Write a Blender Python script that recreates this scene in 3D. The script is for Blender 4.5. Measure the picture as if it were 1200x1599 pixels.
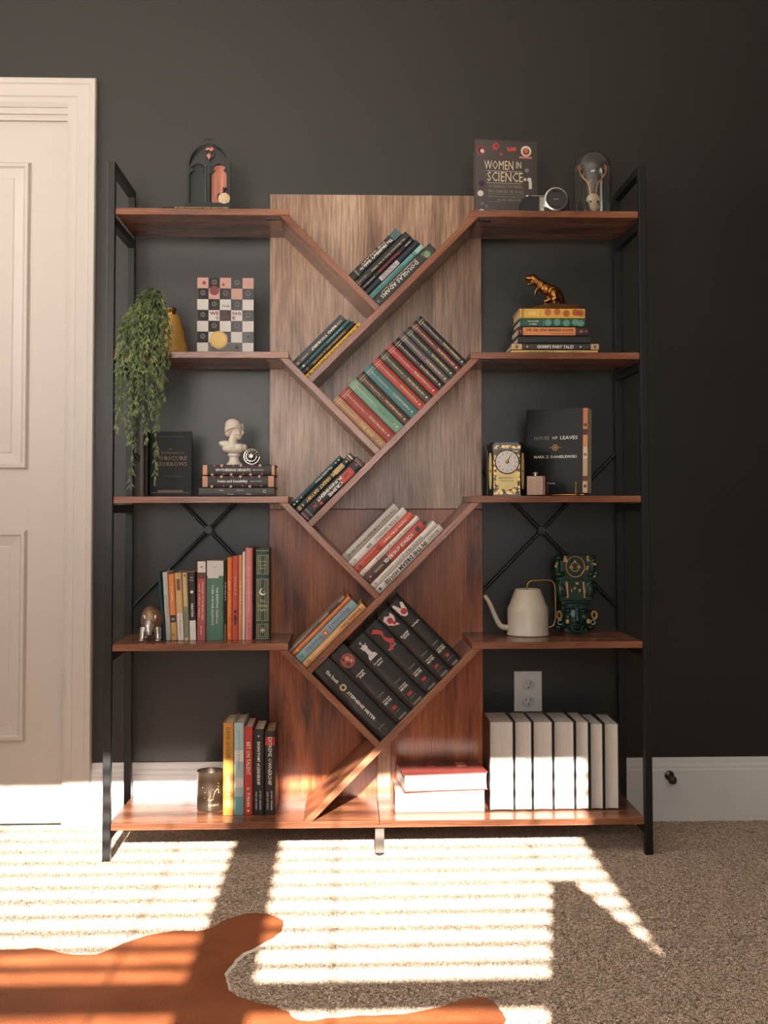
import bpy, bmesh, math, random
from mathutils import Vector, Matrix, Euler
random.seed(7)
sc = bpy.context.scene
C = sc.collection
for o in list(bpy.data.objects): bpy.data.objects.remove(o)

# ---------------------------------------------------------------- camera
CAM = Vector((-.0807, -2.9887, .903)); PITCH, YAW, ROLL, FPX, PPX, PPY = .04, -.0354, -.0019, 1804.37, 607.83, 718.48
_r = Vector((math.cos(YAW), math.sin(YAW), 0)); _f0 = Vector((-math.sin(YAW), math.cos(YAW), 0)); _u0 = Vector((0, 0, 1))
FWD = _f0*math.cos(PITCH) + _u0*math.sin(PITCH); _u = _u0*math.cos(PITCH) - _f0*math.sin(PITCH)
RIGHT = _r*math.cos(ROLL) + _u*math.sin(ROLL); UP = _u*math.cos(ROLL) - _r*math.sin(ROLL)
cd = bpy.data.cameras.new('camera'); cam = bpy.data.objects.new('camera', cd); C.objects.link(cam)
m = Matrix((RIGHT, UP, -FWD)).transposed().to_4x4(); m.translation = CAM; cam.matrix_world = m
cd.sensor_fit = 'HORIZONTAL'; cd.sensor_width = 36; cd.lens = FPX*36/1200
cd.shift_x = -(PPX-600)/1200; cd.shift_y = -(799.5-PPY)/1200; cd.clip_start = .05
sc.camera = cam
# real-world point seen at a photograph pixel, on a vertical plane Y or a level plane Z
def ray(x, y): return RIGHT*((x-PPX)/FPX) - UP*((y-PPY)/FPX) + FWD
def at(x, y, Y=.02): d = ray(x, y); return CAM + d*((Y-CAM.y)/d.y)
def on(x, y, Z=0.): d = ray(x, y); return CAM + d*((Z-CAM.z)/d.z)

# ---------------------------------------------------------------- light
w = bpy.data.worlds.new('sky'); sc.world = w; w.use_nodes = True
w.node_tree.nodes['Background'].inputs[0].default_value = (.55, .68, .9, 1)
w.node_tree.nodes['Background'].inputs[1].default_value = 1.0
sd = bpy.data.lights.new('sun', 'SUN'); sd.energy = 44; sd.angle = math.radians(.46); sd.color = (1, .925, .83)
sun = bpy.data.objects.new('sun', sd); C.objects.link(sun); sun.location = (0, -8, 5)
sun.rotation_euler = Vector((0.0, 1, -.47)).to_track_quat('-Z', 'Y').to_euler()
def area(name, loc, d, sx, sy, e, col, spread=180):
    l = bpy.data.lights.new(name, 'AREA'); l.shape = 'RECTANGLE'; l.size = sx; l.size_y = sy; l.energy = e; l.color = col; l.spread = math.radians(spread)
    o = bpy.data.objects.new(name, l); C.objects.link(o); o.location = loc; o.rotation_euler = Vector(d).to_track_quat('-Z', 'Y').to_euler(); return o
# daylight entering by the side window and the two blind-covered windows
area('daylight_side_window', (-1.82, -1.0, 1.85), (1, 0, 0), 1.05, 1.05, 21, (1, .91, .82))
area('daylight_blind_window', (-.8, -3.6, 1.45), (-.15, .75, .8), .78, 1.25, 54, (1, .93, .84), 120)
area('daylight_blind_window', (.14, -3.6, 1.3), (.1, 1, -.5), .78, 1.1, 21, (1, .95, .88))
sc.view_settings.view_transform = 'Standard'; sc.view_settings.look = 'None'
sc.view_settings.exposure = 0.0; sc.view_settings.gamma = 1; sc.view_settings.use_curve_mapping = False

# ---------------------------------------------------------------- materials
def lin(c): return tuple((v/255/12.92 if v/255 <= .04045 else ((v/255+.055)/1.055)**2.4) for v in c) + (1,)
_mats = {}
def nt(name):
    m = bpy.data.materials.new(name); m.use_nodes = True; n = m.node_tree.nodes; return m, n, m.node_tree.links, n['Principled BSDF']
def node(n, t, **kw):
    x = n.new(t)
    for k, v in kw.items():
        if k[0] == '_': setattr(x, k[1:], v)
        else: x.inputs[k].default_value = v
    return x
def mixc(n, l, fac, a, b, blend='MIX'):
    x = n.new('ShaderNodeMix'); x.data_type = 'RGBA'; x.blend_type = blend
    for s, v in ((x.inputs[0], fac), (x.inputs[6], a), (x.inputs[7], b)):
        if hasattr(v, 'links'): l.new(v, s)
        else: s.default_value = v
    return x.outputs[2]
def M(rgb, rough=.5, metal=0., var=.10, scale=60., bump=0., spec=.5, coat=0.):
    key = (rgb, rough, metal, var, scale, bump, spec, coat)
    if key in _mats: return _mats[key]
    m, n, l, b = nt('paint_%d_%d_%d' % rgb)
    tc = n.new('ShaderNodeTexCoord'); no = node(n, 'ShaderNodeTexNoise', Scale=scale, Detail=4.); l.new(tc.outputs['Object'], no.inputs['Vector'])
    c = lin(rgb); lo = tuple(v*(1-var) for v in c[:3])+(1,); hi = tuple(min(1, v*(1+var)) for v in c[:3])+(1,)
    l.new(mixc(n, l, no.outputs['Fac'], lo, hi), b.inputs['Base Color'])
    b.inputs['Roughness'].default_value = rough; b.inputs['Metallic'].default_value = metal
    b.inputs['Specular IOR Level'].default_value = spec; b.inputs['Coat Weight'].default_value = coat
    if bump:
        bp = node(n, 'ShaderNodeBump', Strength=bump, Distance=.002); l.new(no.outputs['Fac'], bp.inputs['Height']); l.new(bp.outputs['Normal'], b.inputs['Normal'])
    _mats[key] = m; return m
def wood(name, axis, cols, ridge=.5, rough=.42, lines=240., seed=0.):
    m, n, l, b = nt(name)
    tc = n.new('ShaderNodeTexCoord'); mp = n.new('ShaderNodeMapping'); l.new(tc.outputs['Object'], mp.inputs['Vector'])
    s = [1., 1., 1.]; s[axis] = .035; mp.inputs['Scale'].default_value = s; mp.inputs['Location'].default_value = (seed, seed*.7, seed*1.3)
    fine = node(n, 'ShaderNodeTexNoise', Scale=lines, Detail=3., Roughness=.6); l.new(mp.outputs[0], fine.inputs['Vector'])
    mp2 = n.new('ShaderNodeMapping'); l.new(tc.outputs['Object'], mp2.inputs['Vector'])
    s2 = [1., 1., 1.]; s2[axis] = .22; mp2.inputs['Scale'].default_value = s2; mp2.inputs['Location'].default_value = (seed*2, 0, seed)
    big = node(n, 'ShaderNodeTexNoise', Scale=9., Detail=5., Roughness=.62, Distortion=.7); l.new(mp2.outputs[0], big.inputs['Vector'])
    rp = n.new('ShaderNodeValToRGB'); e = rp.color_ramp.elements
    e[0].position = .3; e[0].color = lin(cols[0]); e[1].position = .72; e[1].color = lin(cols[2]); q = e.new(.5); q.color = lin(cols[1])
    l.new(big.outputs['Fac'], rp.inputs['Fac'])
    fr = n.new('ShaderNodeValToRGB'); e = fr.color_ramp.elements; e[0].position = .36; e[0].color = (.42, .38, .36, 1); e[1].position = .6; e[1].color = (1.12, 1.1, 1.08, 1)
    l.new(fine.outputs['Fac'], fr.inputs['Fac'])
    l.new(mixc(n, l, ridge, rp.outputs[0], fr.outputs[0], 'MULTIPLY'), b.inputs['Base Color'])
    b.inputs['Roughness'].default_value = rough; b.inputs['Specular IOR Level'].default_value = .5
    bp = node(n, 'ShaderNodeBump', Strength=.55*ridge, Distance=.0015); l.new(fine.outputs['Fac'], bp.inputs['Height']); l.new(bp.outputs['Normal'], b.inputs['Normal'])
    return m
WC = ((58, 32, 22), (112, 63, 41), (146, 88, 58))
W_PANEL = wood('rustic_wood_vertical_sheen', 2, ((124, 92, 74), (196, 158, 130), (226, 194, 168)), .8, .3, 210.)  # same laminate as the lower panel; lighter ramp paints in window sheen
W_PANEL2 = wood('rustic_wood_vertical_no_sheen', 2, ((72, 35, 19), (180, 100, 60), (214, 134, 86)), .65, .3, 210., 3.)  # same laminate without the painted sheen, reddened to stand for sun bounce
W_BOARD = wood('rustic_wood_lengthwise', 0, ((92, 54, 38), (144, 92, 66), (176, 118, 88)), .6, .22, 300., 5.)
BLACK_METAL = M((27, 27, 27), .36, .0, .06, 80., .05)
def paper_mat(name, rgb, axis=0):
    m, n, l, b = nt(name); tc = n.new('ShaderNodeTexCoord'); mp = n.new('ShaderNodeMapping'); l.new(tc.outputs['Object'], mp.inputs['Vector'])
    s = [.02, .02, .02]; s[axis] = 1; mp.inputs['Scale'].default_value = s
    no = node(n, 'ShaderNodeTexNoise', Scale=900., Detail=2.); l.new(mp.outputs[0], no.inputs['Vector'])
    c = lin(rgb); l.new(mixc(n, l, no.outputs['Fac'], tuple(v*.72 for v in c[:3])+(1,), tuple(min(1, v*1.15) for v in c[:3])+(1,)), b.inputs['Base Color'])
    b.inputs['Roughness'].default_value = .8
    bp = node(n, 'ShaderNodeBump', Strength=.3, Distance=.0006); l.new(no.outputs['Fac'], bp.inputs['Height']); l.new(bp.outputs['Normal'], b.inputs['Normal'])
    return m
PAPER = paper_mat('page_edges_cream', (214, 198, 172)); PAPER_W = paper_mat('page_edges_white', (222, 216, 206)); PAPER_OLD = paper_mat('page_edges_tan', (178, 150, 116))

# ---------------------------------------------------------------- mesh helpers
class MB:
    def __init__(s): s.v = []; s.f = []
    def add(s, vs, fs, mat=None):
        k = len(s.v)
        s.v += [tuple(mat @ Vector(p)) if mat else tuple(p) for p in vs]; s.f += [tuple(i+k for i in f) for f in fs]; return s
    def box(s, x0, x1, y0, y1, z0, z1, mat=None):
        return s.add([(x0,y0,z0),(x1,y0,z0),(x1,y1,z0),(x0,y1,z0),(x0,y0,z1),(x1,y0,z1),(x1,y1,z1),(x0,y1,z1)],
                     [(3,2,1,0),(4,5,6,7),(0,1,5,4),(1,2,6,5),(2,3,7,6),(3,0,4,7)], mat)
    def prism(s, poly, a0, a1, axis=1, mat=None):
        # poly in the two other axes; axis 1: (x,z), axis 2: (x,y), axis 0: (y,z)
        area2 = sum(poly[i][0]*poly[(i+1) % len(poly)][1]-poly[(i+1) % len(poly)][0]*poly[i][1] for i in range(len(poly)))
        if area2 < 0: poly = poly[::-1]
        def P(p, a): return (p[0], a, p[1]) if axis == 1 else (p[0], p[1], a) if axis == 2 else (a, p[0], p[1])
        n = len(poly); vs = [P(p, a0) for p in poly] + [P(p, a1) for p in poly]
        fs = [tuple(range(n)), tuple(range(2*n-1, n-1, -1))] + [(i+n, (i+1) % n+n, (i+1) % n, i) for i in range(n)]
        if axis != 1: fs = [f[::-1] for f in fs]
        return s.add(vs, fs, mat)
    def lathe(s, prof, n=24, mat=None, cap=True):
        # profile of (radius, z) turned around local z
        vs = []; fs = []
        for r, z in prof:
            for k in range(n): a = 2*math.pi*k/n; vs.append((r*math.cos(a), r*math.sin(a), z))
        for i in range(len(prof)-1):
            for k in range(n): k2 = (k+1) % n; fs.append((i*n+k, i*n+k2, (i+1)*n+k2, (i+1)*n+k))
        if cap:
            fs.append(tuple(range(n-1, -1, -1))); t = (len(prof)-1)*n; fs.append(tuple(range(t, t+n)))
        return s.add(vs, fs, mat)
    def ball(s, c, r, n=16, rot=None):
        if not hasattr(r, '__len__'): r = (r, r, r)
        h = n//2; vs = []; fs = []
        for i in range(1, h):
            t = math.pi*i/h
            for k in range(n): a = 2*math.pi*k/n; vs.append((r[0]*math.sin(t)*math.cos(a), r[1]*math.sin(t)*math.sin(a), r[2]*math.cos(t)))
        vs += [(0, 0, r[2]), (0, 0, -r[2])]; T = len(vs)-2
        for i in range(h-2):
            for k in range(n): k2 = (k+1) % n; fs.append((i*n+k, (i+1)*n+k, (i+1)*n+k2, i*n+k2))
        for k in range(n): k2 = (k+1) % n; fs.append((T, k, k2)); fs.append((T+1, (h-2)*n+k2, (h-2)*n+k))
        mm = Matrix.Translation(c) @ (rot.to_4x4() if rot else Matrix())
        return s.add(vs, fs, mm)
    def tube(s, pts, r, n=8, mat=None):
        pts = [Vector(p) for p in pts]; rs = r if hasattr(r, '__len__') else [r]*len(pts); vs = []; fs = []; pr = None
        for i, p in enumerate(pts):
            t = (pts[min(i+1, len(pts)-1)]-pts[max(i-1, 0)]).normalized()
            if pr is None: pr = t.orthogonal().normalized()
            pr = (pr - t*pr.dot(t)).normalized(); b = t.cross(pr)
            for k in range(n): a = 2*math.pi*k/n; vs.append(p + (pr*math.cos(a)+b*math.sin(a))*rs[i])
        for i in range(len(pts)-1):
            for k in range(n): k2 = (k+1) % n; fs.append((i*n+k, i*n+k2, (i+1)*n+k2, (i+1)*n+k))
        fs.append(tuple(range(n-1, -1, -1))); t = (len(pts)-1)*n; fs.append(tuple(range(t, t+n)))
        return s.add(vs, fs, mat)
    def build(s, name, mat, parent=None, smooth=False, mw=None):
        me = bpy.data.meshes.new(name); me.from_pydata(s.v, [], s.f); me.update(); me.materials.append(mat)
        if smooth:
            me.polygons.foreach_set('use_smooth', [True]*len(me.polygons))
            if smooth != 'all': me.set_sharp_from_angle(angle=math.radians(38))
        o = bpy.data.objects.new(name, me); C.objects.link(o)
        if parent: o.parent = parent
        if mw is not None: o.matrix_local = mw
        return o
def bevel(o, w=.001, seg=2):
    b = o.modifiers.new('bevel', 'BEVEL'); b.width = w; b.segments = seg; b.limit_method = 'ANGLE'; return o
def sculpt(o, vox, it=4):
    r = o.modifiers.new('remesh', 'REMESH'); r.mode = 'VOXEL'; r.voxel_size = vox; r.use_smooth_shade = True
    s = o.modifiers.new('smooth', 'SMOOTH'); s.iterations = it; s.factor = .5; return o
def tag(o, label=None, cat=None, group=None, kind=None):
    if label: o['label'] = label
    if cat: o['category'] = cat
    if group: o['group'] = group
    if kind: o['kind'] = kind
    return o
def thing(name, label, cat, loc=(0, 0, 0), rot=None, group=None):
    o = bpy.data.objects.new(name, None); o.empty_display_size = .05; C.objects.link(o)
    mm = (rot.to_4x4() if rot else Matrix()); mm.translation = Vector(loc); o.matrix_world = mm
    return tag(o, label, cat, group)
def struct(o): o['kind'] = 'structure'; return o
def catmull(P, k=6, closed=False):
    P = [Vector(p) for p in P]; n = len(P); out = []
    for i in range(n if closed else n-1):
        g = (lambda j: P[j % n]) if closed else (lambda j: P[max(0, min(n-1, j))])
        a, b, c, d = g(i-1), g(i), g(i+1), g(i+2)
        for q in range(k):
            t = q/k; out.append(.5*((2*b)+(c-a)*t+(2*a-5*b+4*c-d)*t*t+(3*b-a-3*c+d)*t**3))
    if not closed: out.append(P[-1])
    return out
# lettering: built-in font turned into a flat mesh, centred and fitted into a w x h box
_txt = {}
def text_mesh(s, bold):
    k = (s, bold)
    if k in _txt: return _txt[k]
    cu = bpy.data.curves.new('lettering', 'FONT'); cu.body = s; cu.resolution_u = 1; cu.offset = bold; cu.align_x = 'LEFT'; cu.fill_mode = 'FRONT'
    o = bpy.data.objects.new('lettering', cu); C.objects.link(o); bpy.context.view_layer.update()
    dg = bpy.context.evaluated_depsgraph_get(); me = bpy.data.meshes.new_from_object(o.evaluated_get(dg))
    bpy.data.objects.remove(o); bpy.data.curves.remove(cu)
    vs = [v.co.copy() for v in me.vertices]; fs = [tuple(p.vertices) for p in me.polygons]; bpy.data.meshes.remove(me)
    x0, x1 = min(v.x for v in vs), max(v.x for v in vs); y0, y1 = min(v.y for v in vs), max(v.y for v in vs)
    _txt[k] = (vs, fs, x0, x1, y0, y1); return _txt[k]
def lettering(s, w, h, mat, parent, mw, bold=.012, name='lettering'):
    vs, fs, x0, x1, y0, y1 = text_mesh(s, bold); sx = w/(x1-x0); sy = h/(y1-y0)
    me = bpy.data.meshes.new(name); me.from_pydata([((v.x-(x0+x1)/2)*sx, (v.y-(y0+y1)/2)*sy, 0) for v in vs], [], fs); me.materials.append(mat)
    o = bpy.data.objects.new(name, me); C.objects.link(o); o.parent = parent; o.matrix_local = mw; return o
def frame(r, u, nrm, org):
    mm = Matrix((r, u, nrm)).transposed().to_4x4(); mm.translation = Vector(org); return mm
X_, Y_, Z_ = Vector((1, 0, 0)), Vector((0, 1, 0)), Vector((0, 0, 1))

# ================================================================ the room
WALLY = .33; RX0, RX1, RY0, RZ1 = -1.85, 2.1, -3.75, 2.75
def paint(name, rgb, bump=.25, rough=.6):
    m, n, l, b = nt(name); tc = n.new('ShaderNodeTexCoord')
    no = node(n, 'ShaderNodeTexNoise', Scale=190., Detail=3.); l.new(tc.outputs['Object'], no.inputs['Vector'])
    n2 = node(n, 'ShaderNodeTexNoise', Scale=2.5, Detail=3.); l.new(tc.outputs['Object'], n2.inputs['Vector'])
    c = lin(rgb); l.new(mixc(n, l, n2.outputs['Fac'], tuple(v*.93 for v in c[:3])+(1,), tuple(v*1.07 for v in c[:3])+(1,)), b.inputs['Base Color'])
    bp = node(n, 'ShaderNodeBump', Strength=bump, Distance=.002); l.new(no.outputs['Fac'], bp.inputs['Height']); l.new(bp.outputs['Normal'], b.inputs['Normal'])
    b.inputs['Roughness'].default_value = rough; return m
WALL = paint('charcoal_wall_paint', (47, 44, 40), .1, .36); WALL.node_tree.nodes['Principled BSDF'].inputs['Specular IOR Level'].default_value = .5; CEIL = paint('white_ceiling_paint', (228, 225, 220)); PALE = paint('pale_wall_paint', (120, 117, 112))
WHITE = M((208, 197, 187), .38, 0, .03, 20.)
# carpet
m, n, l, b = nt('beige_carpet'); tc = n.new('ShaderNodeTexCoord')
n1 = node(n, 'ShaderNodeTexNoise', Scale=190., Detail=5., Roughness=.75); l.new(tc.outputs['Object'], n1.inputs['Vector'])
n2 = node(n, 'ShaderNodeTexNoise', Scale=14., Detail=4., Distortion=.6); l.new(tc.outputs['Object'], n2.inputs['Vector'])
c1 = mixc(n, l, n1.outputs['Fac'], lin((138, 114, 94)), lin((255, 244, 226)))
r2 = n.new('ShaderNodeValToRGB'); r2.color_ramp.elements[0].position = .3; r2.color_ramp.elements[0].color = (.82, .81, .8, 1); r2.color_ramp.elements[1].position = .7; r2.color_ramp.elements[1].color = (1.05, 1.05, 1.05, 1)
l.new(n2.outputs['Fac'], r2.inputs['Fac']); l.new(mixc(n, l, 1., c1, r2.outputs[0], 'MULTIPLY'), b.inputs['Base Color'])
b.inputs['Roughness'].default_value = .95; b.inputs['Specular IOR Level'].default_value = .1; b.inputs['Sheen Weight'].default_value = .25
bp = node(n, 'ShaderNodeBump', Strength=1., Distance=.012); l.new(n1.outputs['Fac'], bp.inputs['Height']); l.new(bp.outputs['Normal'], b.inputs['Normal'])
CARPET = m
struct(MB().box(RX0-.1, RX1+.1, RY0-.1, WALLY+.1, -.05, 0).build('floor', CARPET))
struct(MB().box(RX0-.1, RX1+.1, RY0-.1, WALLY+.1, RZ1, RZ1+.05).build('ceiling', CEIL))
# carpet pile: uncountable tufts scattered over the floor in and around the view
m, n, l, b = nt('carpet_tuft'); oi = n.new('ShaderNodeObjectInfo')
l.new(mixc(n, l, oi.outputs['Random'], lin((172, 148, 128)), lin((232, 211, 191))), b.inputs['Base Color']); b.inputs['Roughness'].default_value = .95; b.inputs['Specular IOR Level'].default_value = .1
tg = MB(); rt = random.Random(3)
for k in range(4):
    a = k*1.57+.4; c_, s_ = math.cos(a), math.sin(a); w_ = .0013; dx, dy = c_*.0022, s_*.0022
    tg.add([(-s_*w_, c_*w_, 0), (s_*w_, -c_*w_, 0), (dx*.5+s_*w_, dy*.5-c_*w_, .0028), (dx*.5-s_*w_, dy*.5+c_*w_, .0028), (dx*1.3, dy*1.3, .0046)], [(0, 1, 2, 3), (3, 2, 4)])
tuft = tg.build('carpet_tuft', m); tme = tuft.data; bpy.data.objects.remove(tuft)
cp_ = MB().add([(-1.5, -1.35, .0004), (1.75, -1.35, .0004), (1.75, WALLY-.018, .0004), (-1.5, WALLY-.018, .0004)], [(0, 1, 2, 3)]).build('carpet_pile', CARPET)
tag(cp_, 'short beige carpet pile covering the whole floor', 'carpet', None, 'stuff')
ng = bpy.data.node_groups.new('pile', 'GeometryNodeTree'); ng.interface.new_socket('Geometry', in_out='INPUT', socket_type='NodeSocketGeometry'); ng.interface.new_socket('Geometry', in_out='OUTPUT', socket_type='NodeSocketGeometry')
N = ng.nodes; gi = N.new('NodeGroupInput'); go_ = N.new('NodeGroupOutput'); dp = N.new('GeometryNodeDistributePointsOnFaces'); dp.inputs['Density'].default_value = 85000
ip = N.new('GeometryNodeInstanceOnPoints'); rv = N.new('FunctionNodeRandomValue'); rv.data_type = 'FLOAT_VECTOR'; rv.inputs[0].default_value = (-.25, -.25, 0); rv.inputs[1].default_value = (.25, .25, 6.28)
rs = N.new('FunctionNodeRandomValue'); rs.data_type = 'FLOAT'; rs.inputs[2].default_value = .8; rs.inputs[3].default_value = 1.35
sl_ = bpy.data.objects.new('carpet_tuft', tme); oi_ = N.new('GeometryNodeObjectInfo'); oi_.inputs['Object'].default_value = sl_
jg = N.new('GeometryNodeJoinGeometry'); L = ng.links
L.new(gi.outputs[0], dp.inputs['Mesh']); L.new(dp.outputs['Points'], ip.inputs['Points']); L.new(oi_.outputs['Geometry'], ip.inputs['Instance']); L.new(rv.outputs[0], ip.inputs['Rotation']); L.new(rs.outputs[1], ip.inputs['Scale'])
L.new(gi.outputs[0], jg.inputs[0]); L.new(ip.outputs[0], jg.inputs[0]); L.new(jg.outputs[0], go_.inputs[0])
cp_.modifiers.new('pile', 'NODES').node_group = ng
DX0, DX1, DZ = -1.70, -.886, 2.045          # door opening
wb = MB().prism([(RX0-.1, 0), (DX0, 0), (DX0, DZ), (DX1-.002, DZ), (DX1-.002, 0), (RX1+.1, 0), (RX1+.1, RZ1), (RX0-.1, RZ1)], WALLY, WALLY+.1, 1)
struct(wb.build('wall_back', WALL))
struct(MB().box(RX1, RX1+.1, RY0, WALLY, 0, RZ1).build('wall_right', WALL))
# left wall with a window opening
LW = (-1.6, -.4, 1.25, 2.45)
struct(MB().box(RX0-.1, RX0, RY0, LW[0], 0, RZ1).box(RX0-.1, RX0, LW[1], WALLY, 0, RZ1).box(RX0-.1, RX0, LW[0], LW[1], 0, LW[2]).box(RX0-.1, RX0, LW[0], LW[1], LW[3], RZ1).build('wall_left', PALE))
# wall behind the camera: two windows side by side
WX = [(-1.20, -.378), (-.268, .556)]; WZ0, WZ1, RAIL = .72, 2.08, (1.38, 1.426)
wf = MB().box(RX0-.1, WX[0][0], RY0-.1, RY0, 0, RZ1).box(WX[1][1], RX1+.1, RY0-.1, RY0, 0, RZ1).box(WX[0][1], WX[1][0], RY0-.1, RY0, WZ0, WZ1)
wf.box(WX[0][0], WX[1][1], RY0-.1, RY0, 0, WZ0).box(WX[0][0], WX[1][1], RY0-.1, RY0, WZ1, RZ1)
struct(wf.build('wall_front', PALE))
m, n, l, b = nt('window_glass'); b.inputs['Base Color'].default_value = (.95, .97, 1, 1); b.inputs['Roughness'].default_value = 0; b.inputs['Alpha'].default_value = .06
no = node(n, 'ShaderNodeTexNoise', Scale=3.); mr = node(n, 'ShaderNodeMapRange'); l.new(no.outputs['Fac'], mr.inputs['Value']); mr.inputs['To Min'].default_value = 0; mr.inputs['To Max'].default_value = .03; l.new(mr.outputs[0], b.inputs['Roughness']); PANE = m
for i, (a, c) in enumerate(WX):
    r = struct(thing('window_%d' % (i+1), None, None, ((a+c)/2, RY0-.05, WZ0))); h = WZ1-WZ0; k = (c-a)/2
    MB().box(-k, -k+.012, -.03, .03, 0, h).box(k-.012, k, -.03, .03, 0, h).box(-k+.012, k-.012, -.03, .03, h-.012, h).box(-k+.012, k-.012, -.03, .03, 0, .012).box(-k+.012, k-.012, -.03, .03, RAIL[0]-WZ0, RAIL[1]-WZ0).build('window_frame', WHITE, r)
    MB().box(-k+.012, k-.012, -.003, .001, .012, RAIL[0]-WZ0).build('pane', PANE, r); MB().box(-k+.012, k-.012, -.003, .001, RAIL[1]-WZ0, h-.012).build('pane', PANE, r)
    bl = thing('window_blind', ['white slatted blind on the left of the two windows', 'white slatted blind on the right of the two windows'][i], 'blind', ((a+c)/2, RY0+.045, WZ0), None, 'window blinds')
    MB().box(-k-.01, k+.01, -.03, .03, h-.02, h+.03).build('head_rail', WHITE, bl)
    sl = MB().box(-k, k, -.025, .025, -.0013, .0013); me = None
    for j in range(int((h-.03)/.0456)):
        if me is None: o = sl.build('slat', WHITE, bl); me = o.data
        else: o = bpy.data.objects.new('slat', me); C.objects.link(o); o.parent = bl
        o.location = (0, 0, .02+j*.0456); o.rotation_euler = (math.radians(-4.5), 0, 0)
    for x in (-k*.62, k*.62): MB().box(x-.004, x+.004, -.0275, -.0265, 0, h).build('ladder_cord', WHITE, bl)
r = struct(thing('window_3', None, None, (RX0-.05, (LW[0]+LW[1])/2, LW[2]))); k = (LW[1]-LW[0])/2; h = LW[3]-LW[2]
MB().box(-.03, .03, -k, -k+.04, 0, h).box(-.03, .03, k-.04, k, 0, h).box(-.03, .03, -k+.04, k-.04, h-.04, h).box(-.03, .03, -k+.04, k-.04, 0, .04).box(-.03, .03, -k+.04, k-.04, h/2-.02, h/2+.02).build('window_frame', WHITE, r)
MB().box(-.003, .001, -k+.04, k-.04, .04, h/2-.02).build('pane', PANE, r); MB().box(-.003, .001, -k+.04, k-.04, h/2+.02, h-.04).build('pane', PANE, r)
# baseboards with a moulded top
bb = [(WALLY, 0), (WALLY, .182), (WALLY-.006, .182), (WALLY-.009, .176), (WALLY-.009, .166), (WALLY-.014, .160), (WALLY-.014, .152), (WALLY-.017, .148), (WALLY-.017, 0)]
BASEW = M((236, 233, 230), .4, 0, .03, 20.)
struct(MB().prism(bb, -.803, RX1, 0).build('baseboard_back', BASEW))
struct(MB().box(RX1-.016, RX1, RY0, WALLY-.017, 0, .18).build('baseboard_right', WHITE))
# door casing: stepped profile on the jamb and head
CW = DX1 - -.803
prof = [(0, 0), (0, .010), (.012, .016), (.026, .016), (.030, .020), (.062, .020), (.066, .024), (.080, .024), (.083, .018), (.083, 0)]
jm = MB()
def ring(d, t): return [(DX1+d, WALLY-t, 0), (DX1+d, WALLY-t, DZ+.006+d), (DX0-d, WALLY-t, DZ+.006+d), (DX0-d, WALLY-t, 0)]
rows = [ring(d, t) for d, t in prof]; vs = [p for r_ in rows for p in r_]
jm.add(vs, [(i*4+k, i*4+k+1, (i+1)*4+k+1, (i+1)*4+k) for i in range(len(prof)-1) for k in range(3)] + [(i*4, (i+1)*4, 0) for i in range(1, len(prof)-1)])
struct(jm.build('trim_1', WHITE))
# door stop moulding inside the frame
struct(MB().box(DX0, DX1, WALLY+.004, WALLY+.03, DZ-.03, DZ+.006).box(DX0, DX1, WALLY-.004, WALLY+.004, DZ-.012, DZ+.006).box(DX0, DX1, WALLY+.0, WALLY+.006, DZ-.03, DZ-.024).build('trim_2', WHITE))
d1 = struct(thing('door_1', None, None, ((DX0+DX1)/2, WALLY+.012, 0))); k = (DX1-DX0)/2
MB().box(-k, k, 0, .035, .012, DZ-.025).build('door_slab', WHITE, d1)
def door_panel(z0, z1):
    g = MB(); X0, X1 = -k+.108, k-.108
    st = [(0, 0), (.006, -.012), (.014, -.012), (.020, -.006), (.046, -.002), (.050, -.004), (.050, -.004)]
    rr = []
    for q, y in st: rr += [(X0+q, y, z0+q), (X1-q, y, z0+q), (X1-q, y, z1-q), (X0+q, y, z1-q)]
    fs = [(i*4+j, i*4+(j+1) % 4, (i+1)*4+(j+1) % 4, (i+1)*4+j) for i in range(len(st)-1) for j in range(4)]; e = (len(st)-1)*4
    g.add(rr, fs + [(e, e+1, e+2, e+3)]); g.build('door_panel', WHITE, d1)
door_panel(1.01, 1.896); door_panel(.241, .839)
# wall outlet
p = at(825, 1082, WALLY-.003)
ot = thing('wall_outlet', 'white double electrical wall outlet above the books with pages facing out', 'outlet', (p.x, WALLY, p.z))
OW = M((244, 242, 238), .35, 0, .02); bevel(MB().box(-.040, .040, -.006, 0, -.062, .062).build('cover_plate', OW, ot), .002)
for s in (-1, 1):
    f = MB().lathe([(.0185, 0), (.0185, .003), (.017, .004)], 20, Matrix.Translation((0, -.006, s*.0235)) @ Matrix.Rotation(math.pi/2, 4, 'X') @ Matrix.Diagonal((1, .84, 1, 1))).build('receptacle', M((224, 221, 216), .4, 0, .02), ot, True)
    MB().box(-.0075, -.0055, -.0106, -.0098, s*.0235+.001, s*.0235+.009).box(.0055, .0075, -.0106, -.0098, s*.0235+.001, s*.0235+.009).box(-.002, .002, -.0106, -.0098, s*.0235-.009, s*.0235-.005).build('slot', M((40, 38, 36), .6), f)
# door stop on the baseboard
p = at(1049, 1219, .25)
ds = thing('door_stop', 'small brown metal door stop screwed to the white baseboard', 'door stop', (p.x+.012, WALLY-.017, p.z))
BR = M((92, 82, 70), .35, .8)
MB().lathe([(.014, 0), (.013, .004), (.007, .007)], 18, Matrix.Rotation(math.pi/2, 4, 'X')).build('base_plate', BR, ds, True)
MB().tube([(0, -.004, 0), (-.002, -.03, 0), (-.008, -.062, .002)], .0045, 10).build('rod', BR, ds, True)
MB().ball((-.009, -.066, .002), (.012, .009, .012)).build('bumper', M((70, 62, 54), .5), ds, True)

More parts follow.
